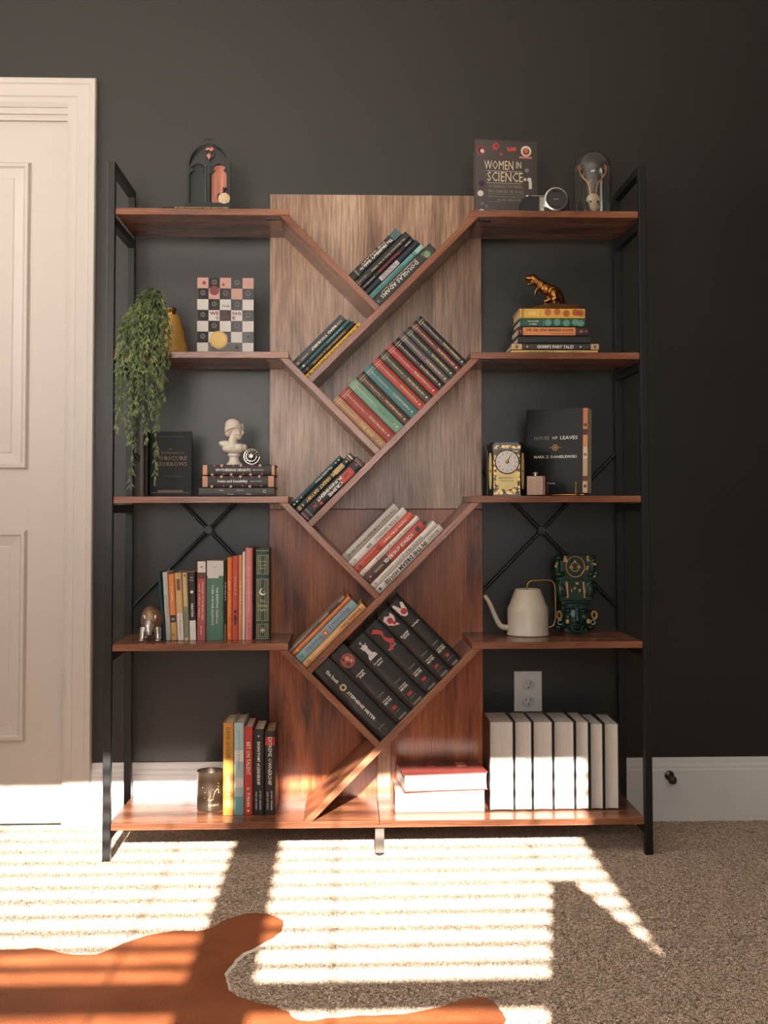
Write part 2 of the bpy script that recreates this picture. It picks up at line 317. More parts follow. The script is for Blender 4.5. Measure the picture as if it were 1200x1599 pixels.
# unseen floor lamp added behind the camera; its tapered shade notches the sun patch
fl = thing('unseen_lamp', 'unseen floor lamp added by the windows to notch the sun patch', 'lamp', (.432, -3.25, 0))
MB().lathe([(.13, 0), (.13, .015), (.02, .03)], 24).build('base', BLACK_METAL, fl, True)
MB().tube([(0, 0, .03), (0, 0, 1.35)], .011, 12).build('pole', BLACK_METAL, fl, True)
MB().lathe([(.185, 1.03), (.034, 1.425), (.032, 1.425), (.183, 1.03)], 28, None, False).build('lamp_shade', M((196, 186, 168), .8), fl, True)

# ================================================================ the cowhide rug
m, n, l, b = nt('brown_cowhide'); tc = n.new('ShaderNodeTexCoord'); mp = n.new('ShaderNodeMapping'); l.new(tc.outputs['Object'], mp.inputs['Vector']); mp.inputs['Scale'].default_value = (.5, 1, 1); mp.inputs['Rotation'].default_value = (0, 0, .9)
n1 = node(n, 'ShaderNodeTexNoise', Scale=420., Detail=3.); l.new(mp.outputs[0], n1.inputs['Vector'])
n2 = node(n, 'ShaderNodeTexNoise', Scale=4., Detail=5., Distortion=.2); l.new(tc.outputs['Object'], n2.inputs['Vector'])
cc = mixc(n, l, n2.outputs['Fac'], lin((88, 40, 18)), lin((190, 110, 66)))
l.new(mixc(n, l, .55, cc, mixc(n, l, n1.outputs['Fac'], (.45, .45, .45, 1), (1.2, 1.2, 1.2, 1)), 'MULTIPLY'), b.inputs['Base Color'])
b.inputs['Roughness'].default_value = .6; b.inputs['Specular IOR Level'].default_value = .25
bp = node(n, 'ShaderNodeBump', Strength=.6, Distance=.004); l.new(n1.outputs['Fac'], bp.inputs['Height'])
n3 = node(n, 'ShaderNodeTexNoise', Scale=5., Detail=2., Distortion=.2); l.new(tc.outputs['Object'], n3.inputs['Vector'])
bp2 = node(n, 'ShaderNodeBump', Strength=.8, Distance=.035); l.new(n3.outputs['Fac'], bp2.inputs['Height']); l.new(bp.outputs['Normal'], bp2.inputs['Normal']); l.new(bp2.outputs['Normal'], b.inputs['Normal'])
HIDE = m
px = [(-160, 1500), (-60, 1486), (20, 1483), (62, 1481), (100, 1489), (150, 1490), (205, 1469), (262, 1455), (318, 1453), (345, 1440), (385, 1427), (420, 1428), (441, 1438), (442, 1448), (428, 1464), (400, 1478), (375, 1492), (358, 1510), (352, 1526), (359, 1546), (382, 1560), (422, 1570), (450, 1581), (470, 1594), (520, 1590), (570, 1586), (625, 1584), (682, 1574), (738, 1558), (766, 1561), (778, 1573), (789, 1588), (780, 1606), (740, 1622), (640, 1640), (560, 1690), (520, 1780), (430, 1900), (200, 1980), (-100, 1960), (-350, 1800), (-330, 1620)]
out = catmull([(on(x, y, .009).x, on(x, y, .009).y, 0) for x, y in px], 5, True)
out = [p + Vector((math.sin(i*1.9)*.0012+math.sin(i*.77)*.0015, math.cos(i*1.37)*.0015, 0)) for i, p in enumerate(out)]
cen = sum(out, Vector())/len(out)
rg = thing('cowhide_rug', 'orange-brown cowhide rug spread on the beige carpet', 'rug', (cen.x, cen.y, 0))
n_ = len(out); vs = [(p.x-cen.x, p.y-cen.y, .002) for p in out] + [(p.x-cen.x, p.y-cen.y, .0095) for p in out]
g = MB().add(vs, [(i, (i+1) % n_, (i+1) % n_+n_, i+n_) for i in range(n_)] + [tuple(range(n_, 2*n_))]); g.build('hide', HIDE, rg)
g = MB()
for i in range(n_):
    a, b_ = out[i]-cen, out[(i+1) % n_]-cen; t = (b_-a).normalized(); nn = Vector((t.y, -t.x, 0))
    if i == 0: sgn = 1 if sum(out[j].x*out[(j+1) % n_].y-out[(j+1) % n_].x*out[j].y for j in range(n_)) > 0 else -1
    g.v += [tuple(a+Vector((0, 0, .002))), tuple(a+nn*sgn*.006+Vector((0, 0, .0045))), tuple(a+Vector((0, 0, .0085)))]
for i in range(n_):
    j = (i+1) % n_; g.f += [(i*3+1, j*3+1, j*3+2, i*3+2)]
g.build('trimmed_edge', M((240, 226, 206), .8), rg)

# ================================================================ the bookshelf
T = .017; ZS = [1.6702, 1.2963, .9211, .5428, .0896]; TOP = [z+T/2 for z in ZS]; BOT = [z-T/2 for z in ZS]
XL, XR, YF, YB = -.235, .239, .004, .256; W2 = .705; TB = .020
bs = thing('bookshelf', 'tall wide bookshelf of rustic brown boards with diagonal centre and black metal frame', 'bookshelf')
for sx in (-1, 1):
    xo, xi = (sx*W2, sx*(W2-TB)); a, c = min(xo, xi), max(xo, xi)
    for y0, y1 in ((0, TB), (.28, .30)): bevel(MB().box(a, c, y0, y1, 0, 1.8).build('post', BLACK_METAL, bs), .0012)
    bevel(MB().box(a, c, TB, .28, 1.78, 1.8).build('top_rail', BLACK_METAL, bs), .0012)
    for i, z in enumerate(BOT):
        bevel(MB().box(a, c, TB, .28, z-.026, z-.004).build('side_rail', BLACK_METAL, bs), .0012)
    for y in (.01, .29): MB().lathe([(.009, -.001), (.009, .004)], 12, Matrix.Translation(((a+c)/2, y, 0))).build('foot_pad', M((25, 25, 26), .6), bs)
def board(name, x0, x1, z0, z1, y0=YF, y1=YB, mat=None):
    o = MB().box(-(x1-x0)/2, (x1-x0)/2, 0, y1-y0, 0, z1-z0).build(name, mat or W_BOARD, bs); o.location = ((x0+x1)/2, y0, z0); return bevel(o, .0008, 1)
XI = W2-TB-.001
for i in range(4):
    board('shelf', -XI, XL, BOT[i], TOP[i]); board('shelf', XR, XI, BOT[i], TOP[i])
SEAM = -.001
board('bottom_shelf', -XI, SEAM-.0006, BOT[4], TOP[4]); board('bottom_shelf', SEAM+.0006, XI, BOT[4], TOP[4])
S2 = math.sqrt(2)
def diag(poly, org, d):
    # profile (along the board, normal to it) set at org with the length along d (x,z)
    o = MB().prism(poly, 0, YB-YF, 1).build('diagonal_board', W_BOARD, bs)
    mm = Matrix(((d[0], 0, -d[1]), (0, 1, 0), (d[1], 0, d[0]))).to_4x4(); mm.translation = Vector((org[0], YF, org[1])); o.matrix_local = mm
    return bevel(o, .0008, 1)
CORN = []   # inner corners: (cell on the left board over the right board) etc.
for i in range(4):
    zb = BOT[i]-.0005
    # left board i: upper face from (XL+.0, zb) down-right to upper face of right board i
    s = (XR-XL)/2; mid = (XL+s, zb-s); L = s*S2; diag([(0, 0), (L, 0), (L, -T), (-T, -T)], (XL, zb), (1/S2, -1/S2))
    if i < 3: zn = BOT[i+1]-.0005; s2 = ((XR-XL)+(zb-zn))/2; ex = 0
    else: s2 = zb-TOP[4]; ex = T
    end = (XR-s2, zb-s2); L = s2*S2; diag([(0, 0), (L, 0), (L+T, -T), (ex, -T)], end, (1/S2, 1/S2))
    CORN.append((mid, end))
    for sx, x in ((-1, XL), (1, XR)):
        MB().box(min(x+sx*.026, x+sx*.06), max(x+sx*.026, x+sx*.06), .03, .05, BOT[i]-.003, BOT[i]-.0005).build('bracket', BLACK_METAL, bs)
# back panels
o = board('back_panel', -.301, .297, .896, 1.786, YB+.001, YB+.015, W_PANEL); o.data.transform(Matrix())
o = board('back_panel', -.301, .297, .082, .8945, YB+.001, YB+.015, W_PANEL2)
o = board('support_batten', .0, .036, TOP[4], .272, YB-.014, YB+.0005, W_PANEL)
for z in (BOT[4],): bevel(MB().box(-.012, .012, .02, .045, .012, z).build('centre_foot', M((150, 142, 132), .35, .85), bs), .001); MB().lathe([(.009, 0), (.009, .012)], 12, Matrix.Translation((0, .032, 0))).build('foot_pad', M((25, 25, 26), .6), bs)
# X braces at the back
for (hx, hy) in ((326, 827), (846, 828)):
    h = at(hx, hy, .288); a = .216
    for dx in (-1, 1):
        for dz in (-1, 1):
            MB().tube([h+Vector((dx*.003, 0, dz*.003)), h+Vector((dx*a*.985, 0, dz*a))], .0048, 10).build('brace_rod', BLACK_METAL, bs, True)
    MB().lathe([(.011, -.0055), (.011, .0055)], 20, Matrix.Translation(h) @ Matrix.Rotation(math.pi/2, 4, 'X')).build('brace_hub', BLACK_METAL, bs, True)

# ================================================================ books
def book(label, group, mw, t, h, d=.13, cover=(40, 40, 40), hard=True, rnd=.001, pages=None, rough=.45, parts=(), name='book', coat=0., bodymat=None):
    """spine on local y=0 facing -y, thickness along x, height along z; front cover is the +x side"""
    r = thing(name, label, 'book', (0, 0, 0), None, group); r.matrix_world = mw
    c = .0026 if hard else .0009; cm = bodymat or M(cover, rough, 0, .08, 45., .03, .5, coat)
    k = t/2; N = 6; ch = min(.003, k*.5)
    outer = [(-k, d), (-k, ch)] + [(-k+ch*.3, ch*.3)] + [(-k+ch+(2*k-2*ch)*i/N, -rnd*(1-((i/N)*2-1)**2)) for i in range(N+1)] + [(k-ch*.3, ch*.3), (k, ch), (k, d)]
    inner = [(max(-k+c, min(k-c, x)), min(d, max(c, y)) if abs(x) < k-1e-6 else (y if y == d else c)) for x, y in outer]
    n = len(outer); vs = [(x, y, z) for z in (0, h) for x, y in outer] + [(x, y, z) for z in (0, h) for x, y in inner]
    fs = []
    for i in range(n-1):
        fs += [(i, i+1, n+i+1, n+i), (2*n+i+1, 2*n+i, 3*n+i, 3*n+i+1), (n+i, n+i+1, 3*n+i+1, 3*n+i), (i+1, i, 2*n+i, 2*n+i+1)]
    fs += [(0, n, 3*n, 2*n), (n-1, 3*n-1, 4*n-1, 2*n-1)]
    MB().add(vs, fs).build('cover', cm, r, True)
    ins = .003 if hard else .0004; a = k-c-.0002; b0 = c+.0003; b1 = d-ins; cv = min(.004, a*.5) if hard else 0
    pl = [(-a, b0), (a, b0)] + [(a*(1-2*i/6), b1-cv*(1-((i/6)*2-1)**2)) for i in range(7)]
    MB().prism(pl, ins, h-ins, 2).build('page_block', pages or (PAPER if hard else PAPER_OLD), r)
    y = -rnd-.0003; e = k-.0012; lf_ = .0004; cl_ = 0.
    for q in parts:
        K = q[0]; lf_ += .0001; cl_ += .00004
        if K == 't':     # spine text reading downwards: text, u(from top), v(across), length, height, colour
            _, s, u, v, L, H, col = q[:7]; lettering(s, L, H, M(col, .5, 0, .03), r, frame(-Z_, X_, -Y_, (v*t, y-.0002, h*(1-u))), q[7] if len(q) > 7 else .014)
        elif K == 'h':   # spine text reading across: text, u, width, height, colour
            _, s, u, L, H, col = q[:6]; lettering(s, L, H, M(col, .5, 0, .03), r, frame(X_, Z_, -Y_, (0, y-.0002, h*(1-u))))
        elif K == 'b':   # band of another colour: u0, u1, colour
            _, u0, u1, col = q[:4]; v0, v1 = (q[4], q[5]) if len(q) > 5 else (-e/t, e/t)
            pr = [(v0*t+(v1-v0)*t*i/6) for i in range(7)]; g = MB()
            poly = [(x, -rnd*(1-(x/k)**2)-.0003) for x in pr] + [(x, .0006) for x in pr[::-1]]
            g.prism(poly, h*(1-u1), h*(1-u0), 2).build('spine_band', M(col, rough, 0, .06), r)
        elif K == 'd':   # disc emblem: u, v, radius, colour
            _, u, v, R, col = q[:5]; MB().lathe([(R, 0), (R, lf_)], 20, Matrix.Translation((v*t, y, h*(1-u))) @ Matrix.Rotation(math.pi/2, 4, 'X')).build('emblem', M(col, .4), r)
        elif K == 'r':   # ring emblem
            _, u, v, R, R2, col = q[:6]; MB().lathe([(R2, 0), (R, 0), (R, lf_), (R2, lf_)], 20, Matrix.Translation((v*t, y, h*(1-u))) @ Matrix.Rotation(math.pi/2, 4, 'X'), False).build('emblem', M(col, .4), r)
        elif K == 'p':   # flat printed motif: list of polygons (v across m, w along m) centred at u, colour
            _, u, polys, col = q[:4]; g = MB()
            for po in polys: g.prism(po, y-lf_, y, 1)
            for i_, vv in enumerate(g.v): g.v[i_] = (vv[0], vv[1], vv[2]+h*(1-u))
            g.build('emblem', M(col, .5), r)
        elif K == 'ct':  # front cover text: text, ux(0..1 from spine), uz(from top), width, height, colour
            _, s, ux, uz, L, H, col = q[:7]; lettering(s, L, H, M(col, .5, 0, .03), r, frame(Y_, Z_, X_, (k+.0005, ux*d, h*(1-uz))), q[7] if len(q) > 7 else .012)
        elif K == 'cr':  # front cover rectangle: y0,y1,u0,u1 fractions
            _, y0, y1, u0, u1, col = q[:6]; lift = q[6] if len(q) > 6 else .0003; MB().box(k, k+lift, y0*d, y1*d, h*(1-u1), h*(1-u0)).build('cover_print', M(col, .5), r)
        elif K == 'cd':  # front cover disc: ux, uz, radius, colour
            _, ux, uz, R, col = q[:5]; lift = q[5] if len(q) > 5 else .0006; MB().lathe([(R, 0), (R, lift)], 20, Matrix.Translation((k, ux*d, h*(1-uz))) @ Matrix.Rotation(math.pi/2, 4, 'Y')).build('cover_print', M(col, .5), r)
        elif K == 'cs':  # front cover checker squares: list of (y0,y1,u0,u1), colour as one print
            _, sq, col = q[:3]; g = MB()
            for y0, y1, u0, u1 in sq: g.box(k, k+.0003, y0*d, y1*d, h*(1-u1), h*(1-u0))
            g.build('cover_print', M(col, .4), r)
    return r
U = Vector((1/S2, 0, 1/S2)); V = Vector((-1/S2, 0, 1/S2))
PX = 1/603.                           # metres per photograph pixel at the shelf fronts
def cell_left(i, y, rows, group):
    """books standing on left board i, stacked away from right board i"""
    c = Vector((CORN[i][0][0], y, CORN[i][0][1])); off = .0006
    for lab, t, h, d, cov, kw in rows:
        o = c + V*(off+t/2) + U*.0006; book(lab, group, frame(-V, Y_, U, o), t, h, d, cov, **kw); off += t+.0004
def cell_under(i, y, rows, group):
    """books standing on left board i+1, stacked away from right board i"""
    e = CORN[i][1]; c = Vector((e[0], y, e[1])); off = .0006
    for lab, t, h, d, cov, kw in rows:
        o = c + V*(off+t/2) + U*.0006; book(lab, group, frame(-V, Y_, U, o), t, h, d, cov, **kw); off += t+.0004
def cell_right(i, y, rows, group):
    """books standing on right board i, stacked away from left board i"""
    c = Vector((CORN[i][0][0], y, CORN[i][0][1])); off = .0006
    for lab, t, h, d, cov, kw in rows:
        o = c + U*(off+t/2) + V*.0006; book(lab, group, frame(U, Y_, V, o), t, h, d, cov, **kw); off += t+.0004
WT = (232, 226, 216); GD = (206, 168, 96); CR = (222, 204, 170)
g1 = 'books leaning in the topmost diagonal nook'
cell_left(0, .035, [
 ('thick dark book with large pale author lettering, lowest in the topmost diagonal nook', .029, .216, .15, (42, 44, 40), dict(parts=[('t', 'DOUGLAS ADAMS', .58, -.05, .135, .0105, WT), ('t', "HITCHHIKER'S GUIDE TO THE GALAXY", .56, -.36, .13, .004, CR), ('d', .12, .08, .009, (120, 150, 110)), ('d', .16, -.2, .005, (88, 110, 80)), ('r', .12, .08, .012, .0105, (70, 84, 62)), ('d', .95, .0, .004, (120, 130, 120))])),
 ('teal-spined slim book in the topmost diagonal nook', .0145, .197, .14, (92, 146, 142), dict(parts=[('t', 'THE RESTAURANT AT THE END', .62, .0, .10, .004, (40, 70, 72)), ('b', 0, .12, (150, 190, 180)), ('b', .16, .175, (60, 96, 98))])),
 ('navy book with a white boxed title in the topmost diagonal nook', .016, .197, .14, (28, 32, 48), dict(parts=[('b', .38, .72, (196, 192, 186), -.38, .42), ('t', 'LIFE, THE UNIVERSE', .55, .12, .058, .005, (120, 40, 52)), ('t', 'AND EVERYTHING', .55, -.2, .052, .0045, (40, 40, 60))])),
 ('slim black book with dark red title in the topmost diagonal nook', .014, .193, .14, (26, 22, 23), dict(parts=[('t', 'The Salmon of Doubt', .46, 0, .075, .007, (178, 40, 54)), ('t', 'DOUGLAS', .85, 0, .04, .0035, WT), ('t', 'ADAMS', .1, 0, .02, .0035, WT)])),
 ('black book with small cream title, second from the top of the topmost diagonal nook', .021, .193, .14, (30, 27, 25), dict(parts=[('t', 'The Illustrated Guide to the Galaxy', .4, .1, .125, .006, CR), ('t', 'ADAMS', .88, 0, .03, .005, (170, 160, 140)), ('b', .95, .97, (140, 110, 80))])),
 ('black book with bold white title and teal top, uppermost in the topmost diagonal nook', .023, .181, .14, (32, 33, 33), dict(parts=[('b', 0, .14, (70, 104, 104)), ('t', "The Hitchhiker's Guide to", .48, .1, .118, .0085, WT, .03), ('t', 'THE GALAXY', .5, -.28, .09, .005, CR), ('b', .86, .88, (150, 150, 140))]))], g1)
g2 = 'thin books leaning on the second left diagonal board'
cell_under(0, .035, [
 ('slim bright yellow book lowest on the second left diagonal board', .0125, .199, .13, (224, 172, 52), dict(hard=False, parts=[('t', 'A VERY SHORT BOOK OF WISE IDEAS', .5, 0, .15, .0055, (60, 44, 20)), ('d', .94, 0, .003, (60, 44, 20)), ('d', .06, 0, .003, (60, 44, 20))])),
 ('slim black book with tan lettering between the yellow and teal ones', .0135, .190, .13, (36, 32, 30), dict(hard=False, parts=[('t', 'READING LIKE A WRITER', .5, 0, .12, .0055, (200, 150, 92)), ('b', .9, .93, (110, 90, 70))])),
 ('slim deep teal book between the grey and black ones', .011, .186, .13, (44, 92, 96), dict(hard=False, parts=[('t', 'THE ELEMENTS', .3, 0, .06, .004, (150, 190, 190)), ('b', .78, .95, (30, 60, 66)), ('d', .92, 0, .003, WT)])),
 ('charcoal grey book uppermost on the second left diagonal board', .0225, .180, .13, (62, 62, 58), dict(hard=False, parts=[('t', 'READ YOURSELF', .42, .1, .09, .007, WT, .03), ('t', 'HAPPY', .14, .1, .03, .0055, (190, 190, 186)), ('t', 'DAISY', .82, .1, .025, .0045, (190, 190, 186)), ('d', .95, .1, .004, (200, 130, 70))]))], g2)
# thirteen uniform volumes
g3 = 'uniform volumes of one series in the long slanted row'
SER = [('tan', 15, (188, 142, 104), 'THE END', 'first from the low end'), ('red', 20, (158, 62, 52), 'THE PENULTIMATE PERIL', 'second from the low end'), ('mint green', 18, (116, 158, 134), 'THE GRIM GROTTO', 'third from the low end'), ('brown', 15, (78, 52, 40), 'THE SLIPPERY SLOPE', 'fourth from the low end'), ('teal', 18, (66, 120, 122), 'THE CARNIVOROUS CARNIVAL', 'fifth from the low end'), ('red', 15, (172, 72, 60), 'THE HOSTILE HOSPITAL', 'sixth from the low end'), ('dark olive', 16, (66, 62, 46), 'THE VILE VILLAGE', 'seventh from the low end'), ('red', 14, (170, 62, 58), 'THE ERSATZ ELEVATOR', 'eighth from the low end'), ('black', 13, (42, 38, 34), 'THE AUSTERE ACADEMY', 'ninth from the low end'), ('purple-grey', 12, (98, 86, 92), 'THE MISERABLE MILL', 'tenth from the low end'), ('dark green', 12.5, (44, 60, 50), 'THE WIDE WINDOW', 'third from the high end'), ('maroon', 12.5, (96, 46, 42), 'THE REPTILE ROOM', 'second from the high end'), ('black', 12.5, (38, 38, 40), 'THE BAD BEGINNING', 'last, at the high end')]
cell_right(1, .02, [('%s volume, %s of the slanted series row' % (c, w_), t*PX, .177-.0004*k, .125, col, dict(rnd=.0012, parts=[('t', 'A Series of Unfortunate Events', .27, 0, .062, .0042, CR), ('t', ti, .70 if k else .66, 0, .058 if k else .052, .0056 if k else .0095, (226, 190, 140) if k != 2 else (90, 130, 110), .03), ('h', '|', .485, .0008, .007, CR), ('b', .055, .062, CR), ('b', .09, .095, CR), ('d', .94, 0, .0026, CR), ('h', '=', .885, .005, .003, CR)])) for k, (c, t, col, ti, w_) in enumerate(SER)], g3)
g4 = 'classics leaning on the third left diagonal board'
cell_under(1, .02, [
 ('thick black book with two-line white title and red emblem, lowest of the three classics', .030, .211, .14, (24, 23, 25), dict(parts=[('t', 'CRIME', .47, .2, .052, .0095, WT, .03), ('t', 'PUNISHMENT', .53, -.2, .088, .009, WT, .03), ('d', .72, .2, .004, (190, 50, 46)), ('b', .16, .36, (196, 74, 62), -.30, .42), ('b', .22, .3, (120, 34, 32), -.1, .05), ('b', .02, .03, (170, 80, 90)), ('b', .045, .05, WT), ('b', .96, .985, (150, 80, 96)), ('b', .90, .92, (110, 116, 110)), ('p', .80, [[(-.006, -.008), (0, -.002), (.006, -.009), (.002, 0), (.007, .008), (0, .003), (-.006, .009), (-.002, 0)]], (200, 70, 58)), ('d', .08, .0, .003, (210, 80, 70))])),
 ('black book with gold title, middle of the three classics', .0185, .205, .14, (26, 26, 28), dict(parts=[('t', 'THE GREAT GATSBY', .55, 0, .118, .009, (224, 188, 112), .03), ('b', .17, .33, (196, 172, 122), -.36, .36), ('b', .03, .05, WT), ('b', .07, .08, GD), ('h', '+', .115, .006, .006, WT), ('b', .93, .975, (176, 150, 96), -.3, .3), ('b', .885, .905, (190, 180, 170), -.2, .2)])),
 ('dark teal book with silver studs, uppermost of the three classics', .0145, .181, .13, (30, 62, 66), dict(rnd=.003, parts=[('t', 'The Little Prince', .36, 0, .06, .006, WT), ('d', .9, 0, .0022, WT), ('d', .96, 0, .0022, WT), ('d', .82, 0, .0018, WT), ('d', .06, 0, .0022, WT), ('d', .12, 0, .0018, WT)]))], g4)
g5 = 'white and red paperbacks on the third left diagonal board'
cell_left(2, .02, [
 ('white paperback with big black title and rounded ends, lowest of the white and red row', .019, .236, .14, (206, 200, 192), dict(hard=False, parts=[('t', 'IN THE DREAM HOUSE', .56, 0, .15, .0115, (36, 32, 32), .03), ('t', 'MACHADO', .13, 0, .035, .007, (120, 112, 106)), ('d', .96, 0, .004, (60, 60, 60))])),
 ('white paperback with grey title just above the lowest white one', .0165, .232, .14, (218, 212, 204), dict(hard=False, parts=[('t', 'WHITE FRAGILITY', .42, 0, .095, .0075, (120, 110, 104)), ('t', 'ROBIN DIANGELO', .76, 0, .06, .004, (130, 120, 112)), ('d', .95, 0, .003, (150, 140, 130))])),
 ('red and dark brown book with white title in the white and red row', .0265, .207, .14, (186, 74, 58), dict(hard=False, parts=[('b', .60, 1, (72, 46, 42)), ('t', 'SCIENCE of MURDER', .43, 0, .105, .0095, WT, .03), ('d', .09, 0, .0065, (52, 34, 34)), ('t', 'VALENTINE', .78, 0, .03, .005, CR), ('d', .93, 0, .003, (220, 120, 110))])),
 ('thin white paperback with faint red script between two red books', .0142, .211, .14, (222, 214, 204), dict(hard=False, parts=[('t', 'Fifty Cats and Counting', .45, 0, .12, .0065, (176, 150, 140)), ('r', .94, 0, .0045, .0035, (206, 80, 64)), ('d', .5, -.1, .0018, (180, 60, 50))])),
 ('coral red paperback third from the top of the white and red row', .020, .206, .14, (206, 88, 68), dict(hard=False, parts=[('t', 'Captive of the Heart', .3, .0, .085, .0075, WT, .03), ('b', .56, .62, (150, 60, 50), -.3, .3), ('t', 'Margaret Eames', .73, 0, .05, .006, (60, 30, 28)), ('d', .93, 0, .0045, (90, 40, 36))])),
 ('white paperback with grey title second from the top of the white and red row', .020, .201, .14, (216, 210, 202), dict(hard=False, parts=[('t', 'IS FOR ARSENIC', .34, 0, .085, .009, (124, 118, 114)), ('b', .62, .70, (150, 146, 142), -.2, .2), ('d', .92, 0, .004, (170, 164, 158))])),
 ('off-white book with black lettering uppermost of the white and red row', .0225, .191, .14, (188, 180, 170), dict(hard=False, parts=[('t', 'THE WORLD UNTIL', .25, .1, .075, .0055, (52, 46, 42)), ('t', 'BETWEEN THE WORLD AND ME', .68, .1, .1, .0055, (40, 36, 34), .03), ('b', .93, .99, (160, 150, 140))]))], g5)
g6 = 'books leaning on the fourth left diagonal board'
cell_under(2, .02, [
 ('thin apricot book with dark title, lowest on the fourth left diagonal board', .018, .217, .14, (214, 160, 104), dict(hard=False, parts=[('t', 'Decision Time', .22, 0, .07, .0085, (92, 60, 40)), ('t', 'Laurence Alison', .62, 0, .08, .005, (236, 216, 184)), ('r', .93, 0, .0045, .0035, (92, 60, 40))])),
 ('light blue book with purple title on the fourth left diagonal board', .0245, .206, .14, (128, 166, 166), dict(parts=[('t', 'Banned', .28, .0, .072, .0125, (124, 104, 144), .03), ('t', 'Books', .73, .0, .058, .0125, (124, 104, 144), .03), ('b', .49, .57, (186, 96, 62), -.25, .25), ('d', .53, .06, .0035, (240, 210, 140)), ('b', .92, .97, (84, 140, 124), -.2, .2)])),
 ('orange book between the light blue and the grey one', .012, .206, .14, (206, 116, 66), dict(hard=False, parts=[('t', 'THE JOY OF LISTENING', .5, 0, .11, .006, (226, 150, 96)), ('d', .93, 0, .0025, CR)])),
 ('grey-brown book uppermost on the fourth left diagonal board', .009, .198, .14, (134, 116, 100), dict(hard=False, parts=[('b', .1, .3, (70, 62, 58)), ('t', 'MEMORY', .6, 0, .05, .005, (90, 78, 70))]))], g6)
g7 = 'large black novels in the lowest diagonal nook'
BK = (24, 23, 23); RED = (176, 52, 44); PEN = [('d', .93, .3, .001, RED)]
def saga(title, lines, emb):
    L = [('t', s, .30+.02*k, .30-.32*k, .030, .0085, WT, .02) for k, s in enumerate(lines)]
    return emb + [('h', lines[0], .345, .026, .0065, WT)] + ([('h', lines[1], .375, .018, .0065, WT)] if len(lines) > 1 else []) + [('h', 'THE TWILIGHT SAGA', .66, .02, .0022, (190, 186, 180)), ('h', 'STEPHENIE', .735, .024, .0036, WT), ('h', 'MEYER', .765, .024, .0062, WT), ('b', .84, .875, RED, -.13, .13), ('h', 'LITTLE, BROWN', .905, .02, .002, (170, 166, 160)), ('b', .965, .99, (120, 118, 116), -.25, .25)]
def star(n, r1, r2, ph=0): return [(math.cos(ph+math.pi*i/n)*(r1 if i % 2 == 0 else r2), math.sin(ph+math.pi*i/n)*(r1 if i % 2 == 0 else r2)) for i in range(2*n)]
LQ = dict(rnd=.0025, coat=.3)
pawn = [[(-.013, -.026), (.013, -.026), (.012, -.018), (.006, -.012), (.005, .004), (.009, .006), (.007, .010), (.010, .018), (.004, .014), (0, .021), (-.004, .014), (-.010, .018), (-.007, .010), (-.009, .006), (-.005, .004), (-.006, -.012), (-.012, -.018)]]
ribbon = [[(-.016, .026), (-.004, .030), (.004, .022), (.010, .012), (.004, -.002), (.010, -.014), (.018, -.022), (.010, -.034), (.002, -.022), (-.002, -.008), (.002, .006), (-.004, .016)], [(-.004, -.030), (.006, -.024), (.000, -.042), (-.010, -.040)]]
hands = [[(-.014, .034), (-.008, .036), (0, .014), (.009, .030), (.015, .026), (.010, .004), (.002, -.008), (-.007, -.006), (-.012, .004)]]
flower = [[(-.016, .014), (-.006, .020), (.004, .012), (.012, .018), (.014, .004), (.006, -.010), (.010, -.022), (-.004, -.014), (-.014, -.004)]]
cell_right(3, .02, [
 ('thick black novel with a small gold eye, first in the lowest diagonal nook', .060, .247, .16, BK, dict(LQ, parts=[('t', 'the host', .17, .0, .042, .011, WT), ('r', .33, .0, .009, .0045, (196, 176, 120)), ('t', 'STEPHENIE MEYER', .60, .0, .10, .0082, WT, .02), ('h', 'LITTLE', .90, .02, .003, (170, 166, 160))])),
 ('thick black novel with a round pomegranate-red emblem, second in the lowest diagonal nook', .052, .245, .16, BK, dict(LQ, parts=saga('m', ['midnight', 'sun'], [('d', .16, .02, .019, (148, 74, 58)), ('d', .14, .06, .006, (206, 140, 110)), ('d', .19, -.08, .005, (92, 34, 34)), ('d', .12, -.12, .004, (92, 34, 34)), ('d', .185, .15, .004, (210, 150, 120))]))),
 ('thick black novel with a white chess queen, third in the lowest diagonal nook', .056, .228, .16, BK, dict(LQ, parts=saga('b', ['breaking', 'dawn'], [('p', .17, pawn, (206, 200, 196)), ('d', .06, .0, .003, (206, 200, 196))]))),
 ('black novel with a torn red ribbon on its spine in the lowest diagonal nook', .048, .228, .16, BK, dict(LQ, parts=saga('e', ['eclipse'], [('p', .19, ribbon, (190, 62, 50))]))),
 ('black novel with a red and white petal on its spine in the lowest diagonal nook', .043, .228, .16, BK, dict(LQ, parts=saga('n', ['new', 'moon'], [('p', .13, flower, (214, 190, 184)), ('d', .12, -.05, .008, (160, 40, 44)), ('d', .17, .05, .005, (170, 50, 50))]))),
 ('black novel with pale hands and a red fruit, last in the lowest diagonal nook', .036, .228, .16, BK, dict(LQ, parts=saga('t', ['twilight'], [('p', .18, hands, (222, 206, 198)), ('d', .155, .02, .0085, (176, 44, 42))])))], g7)

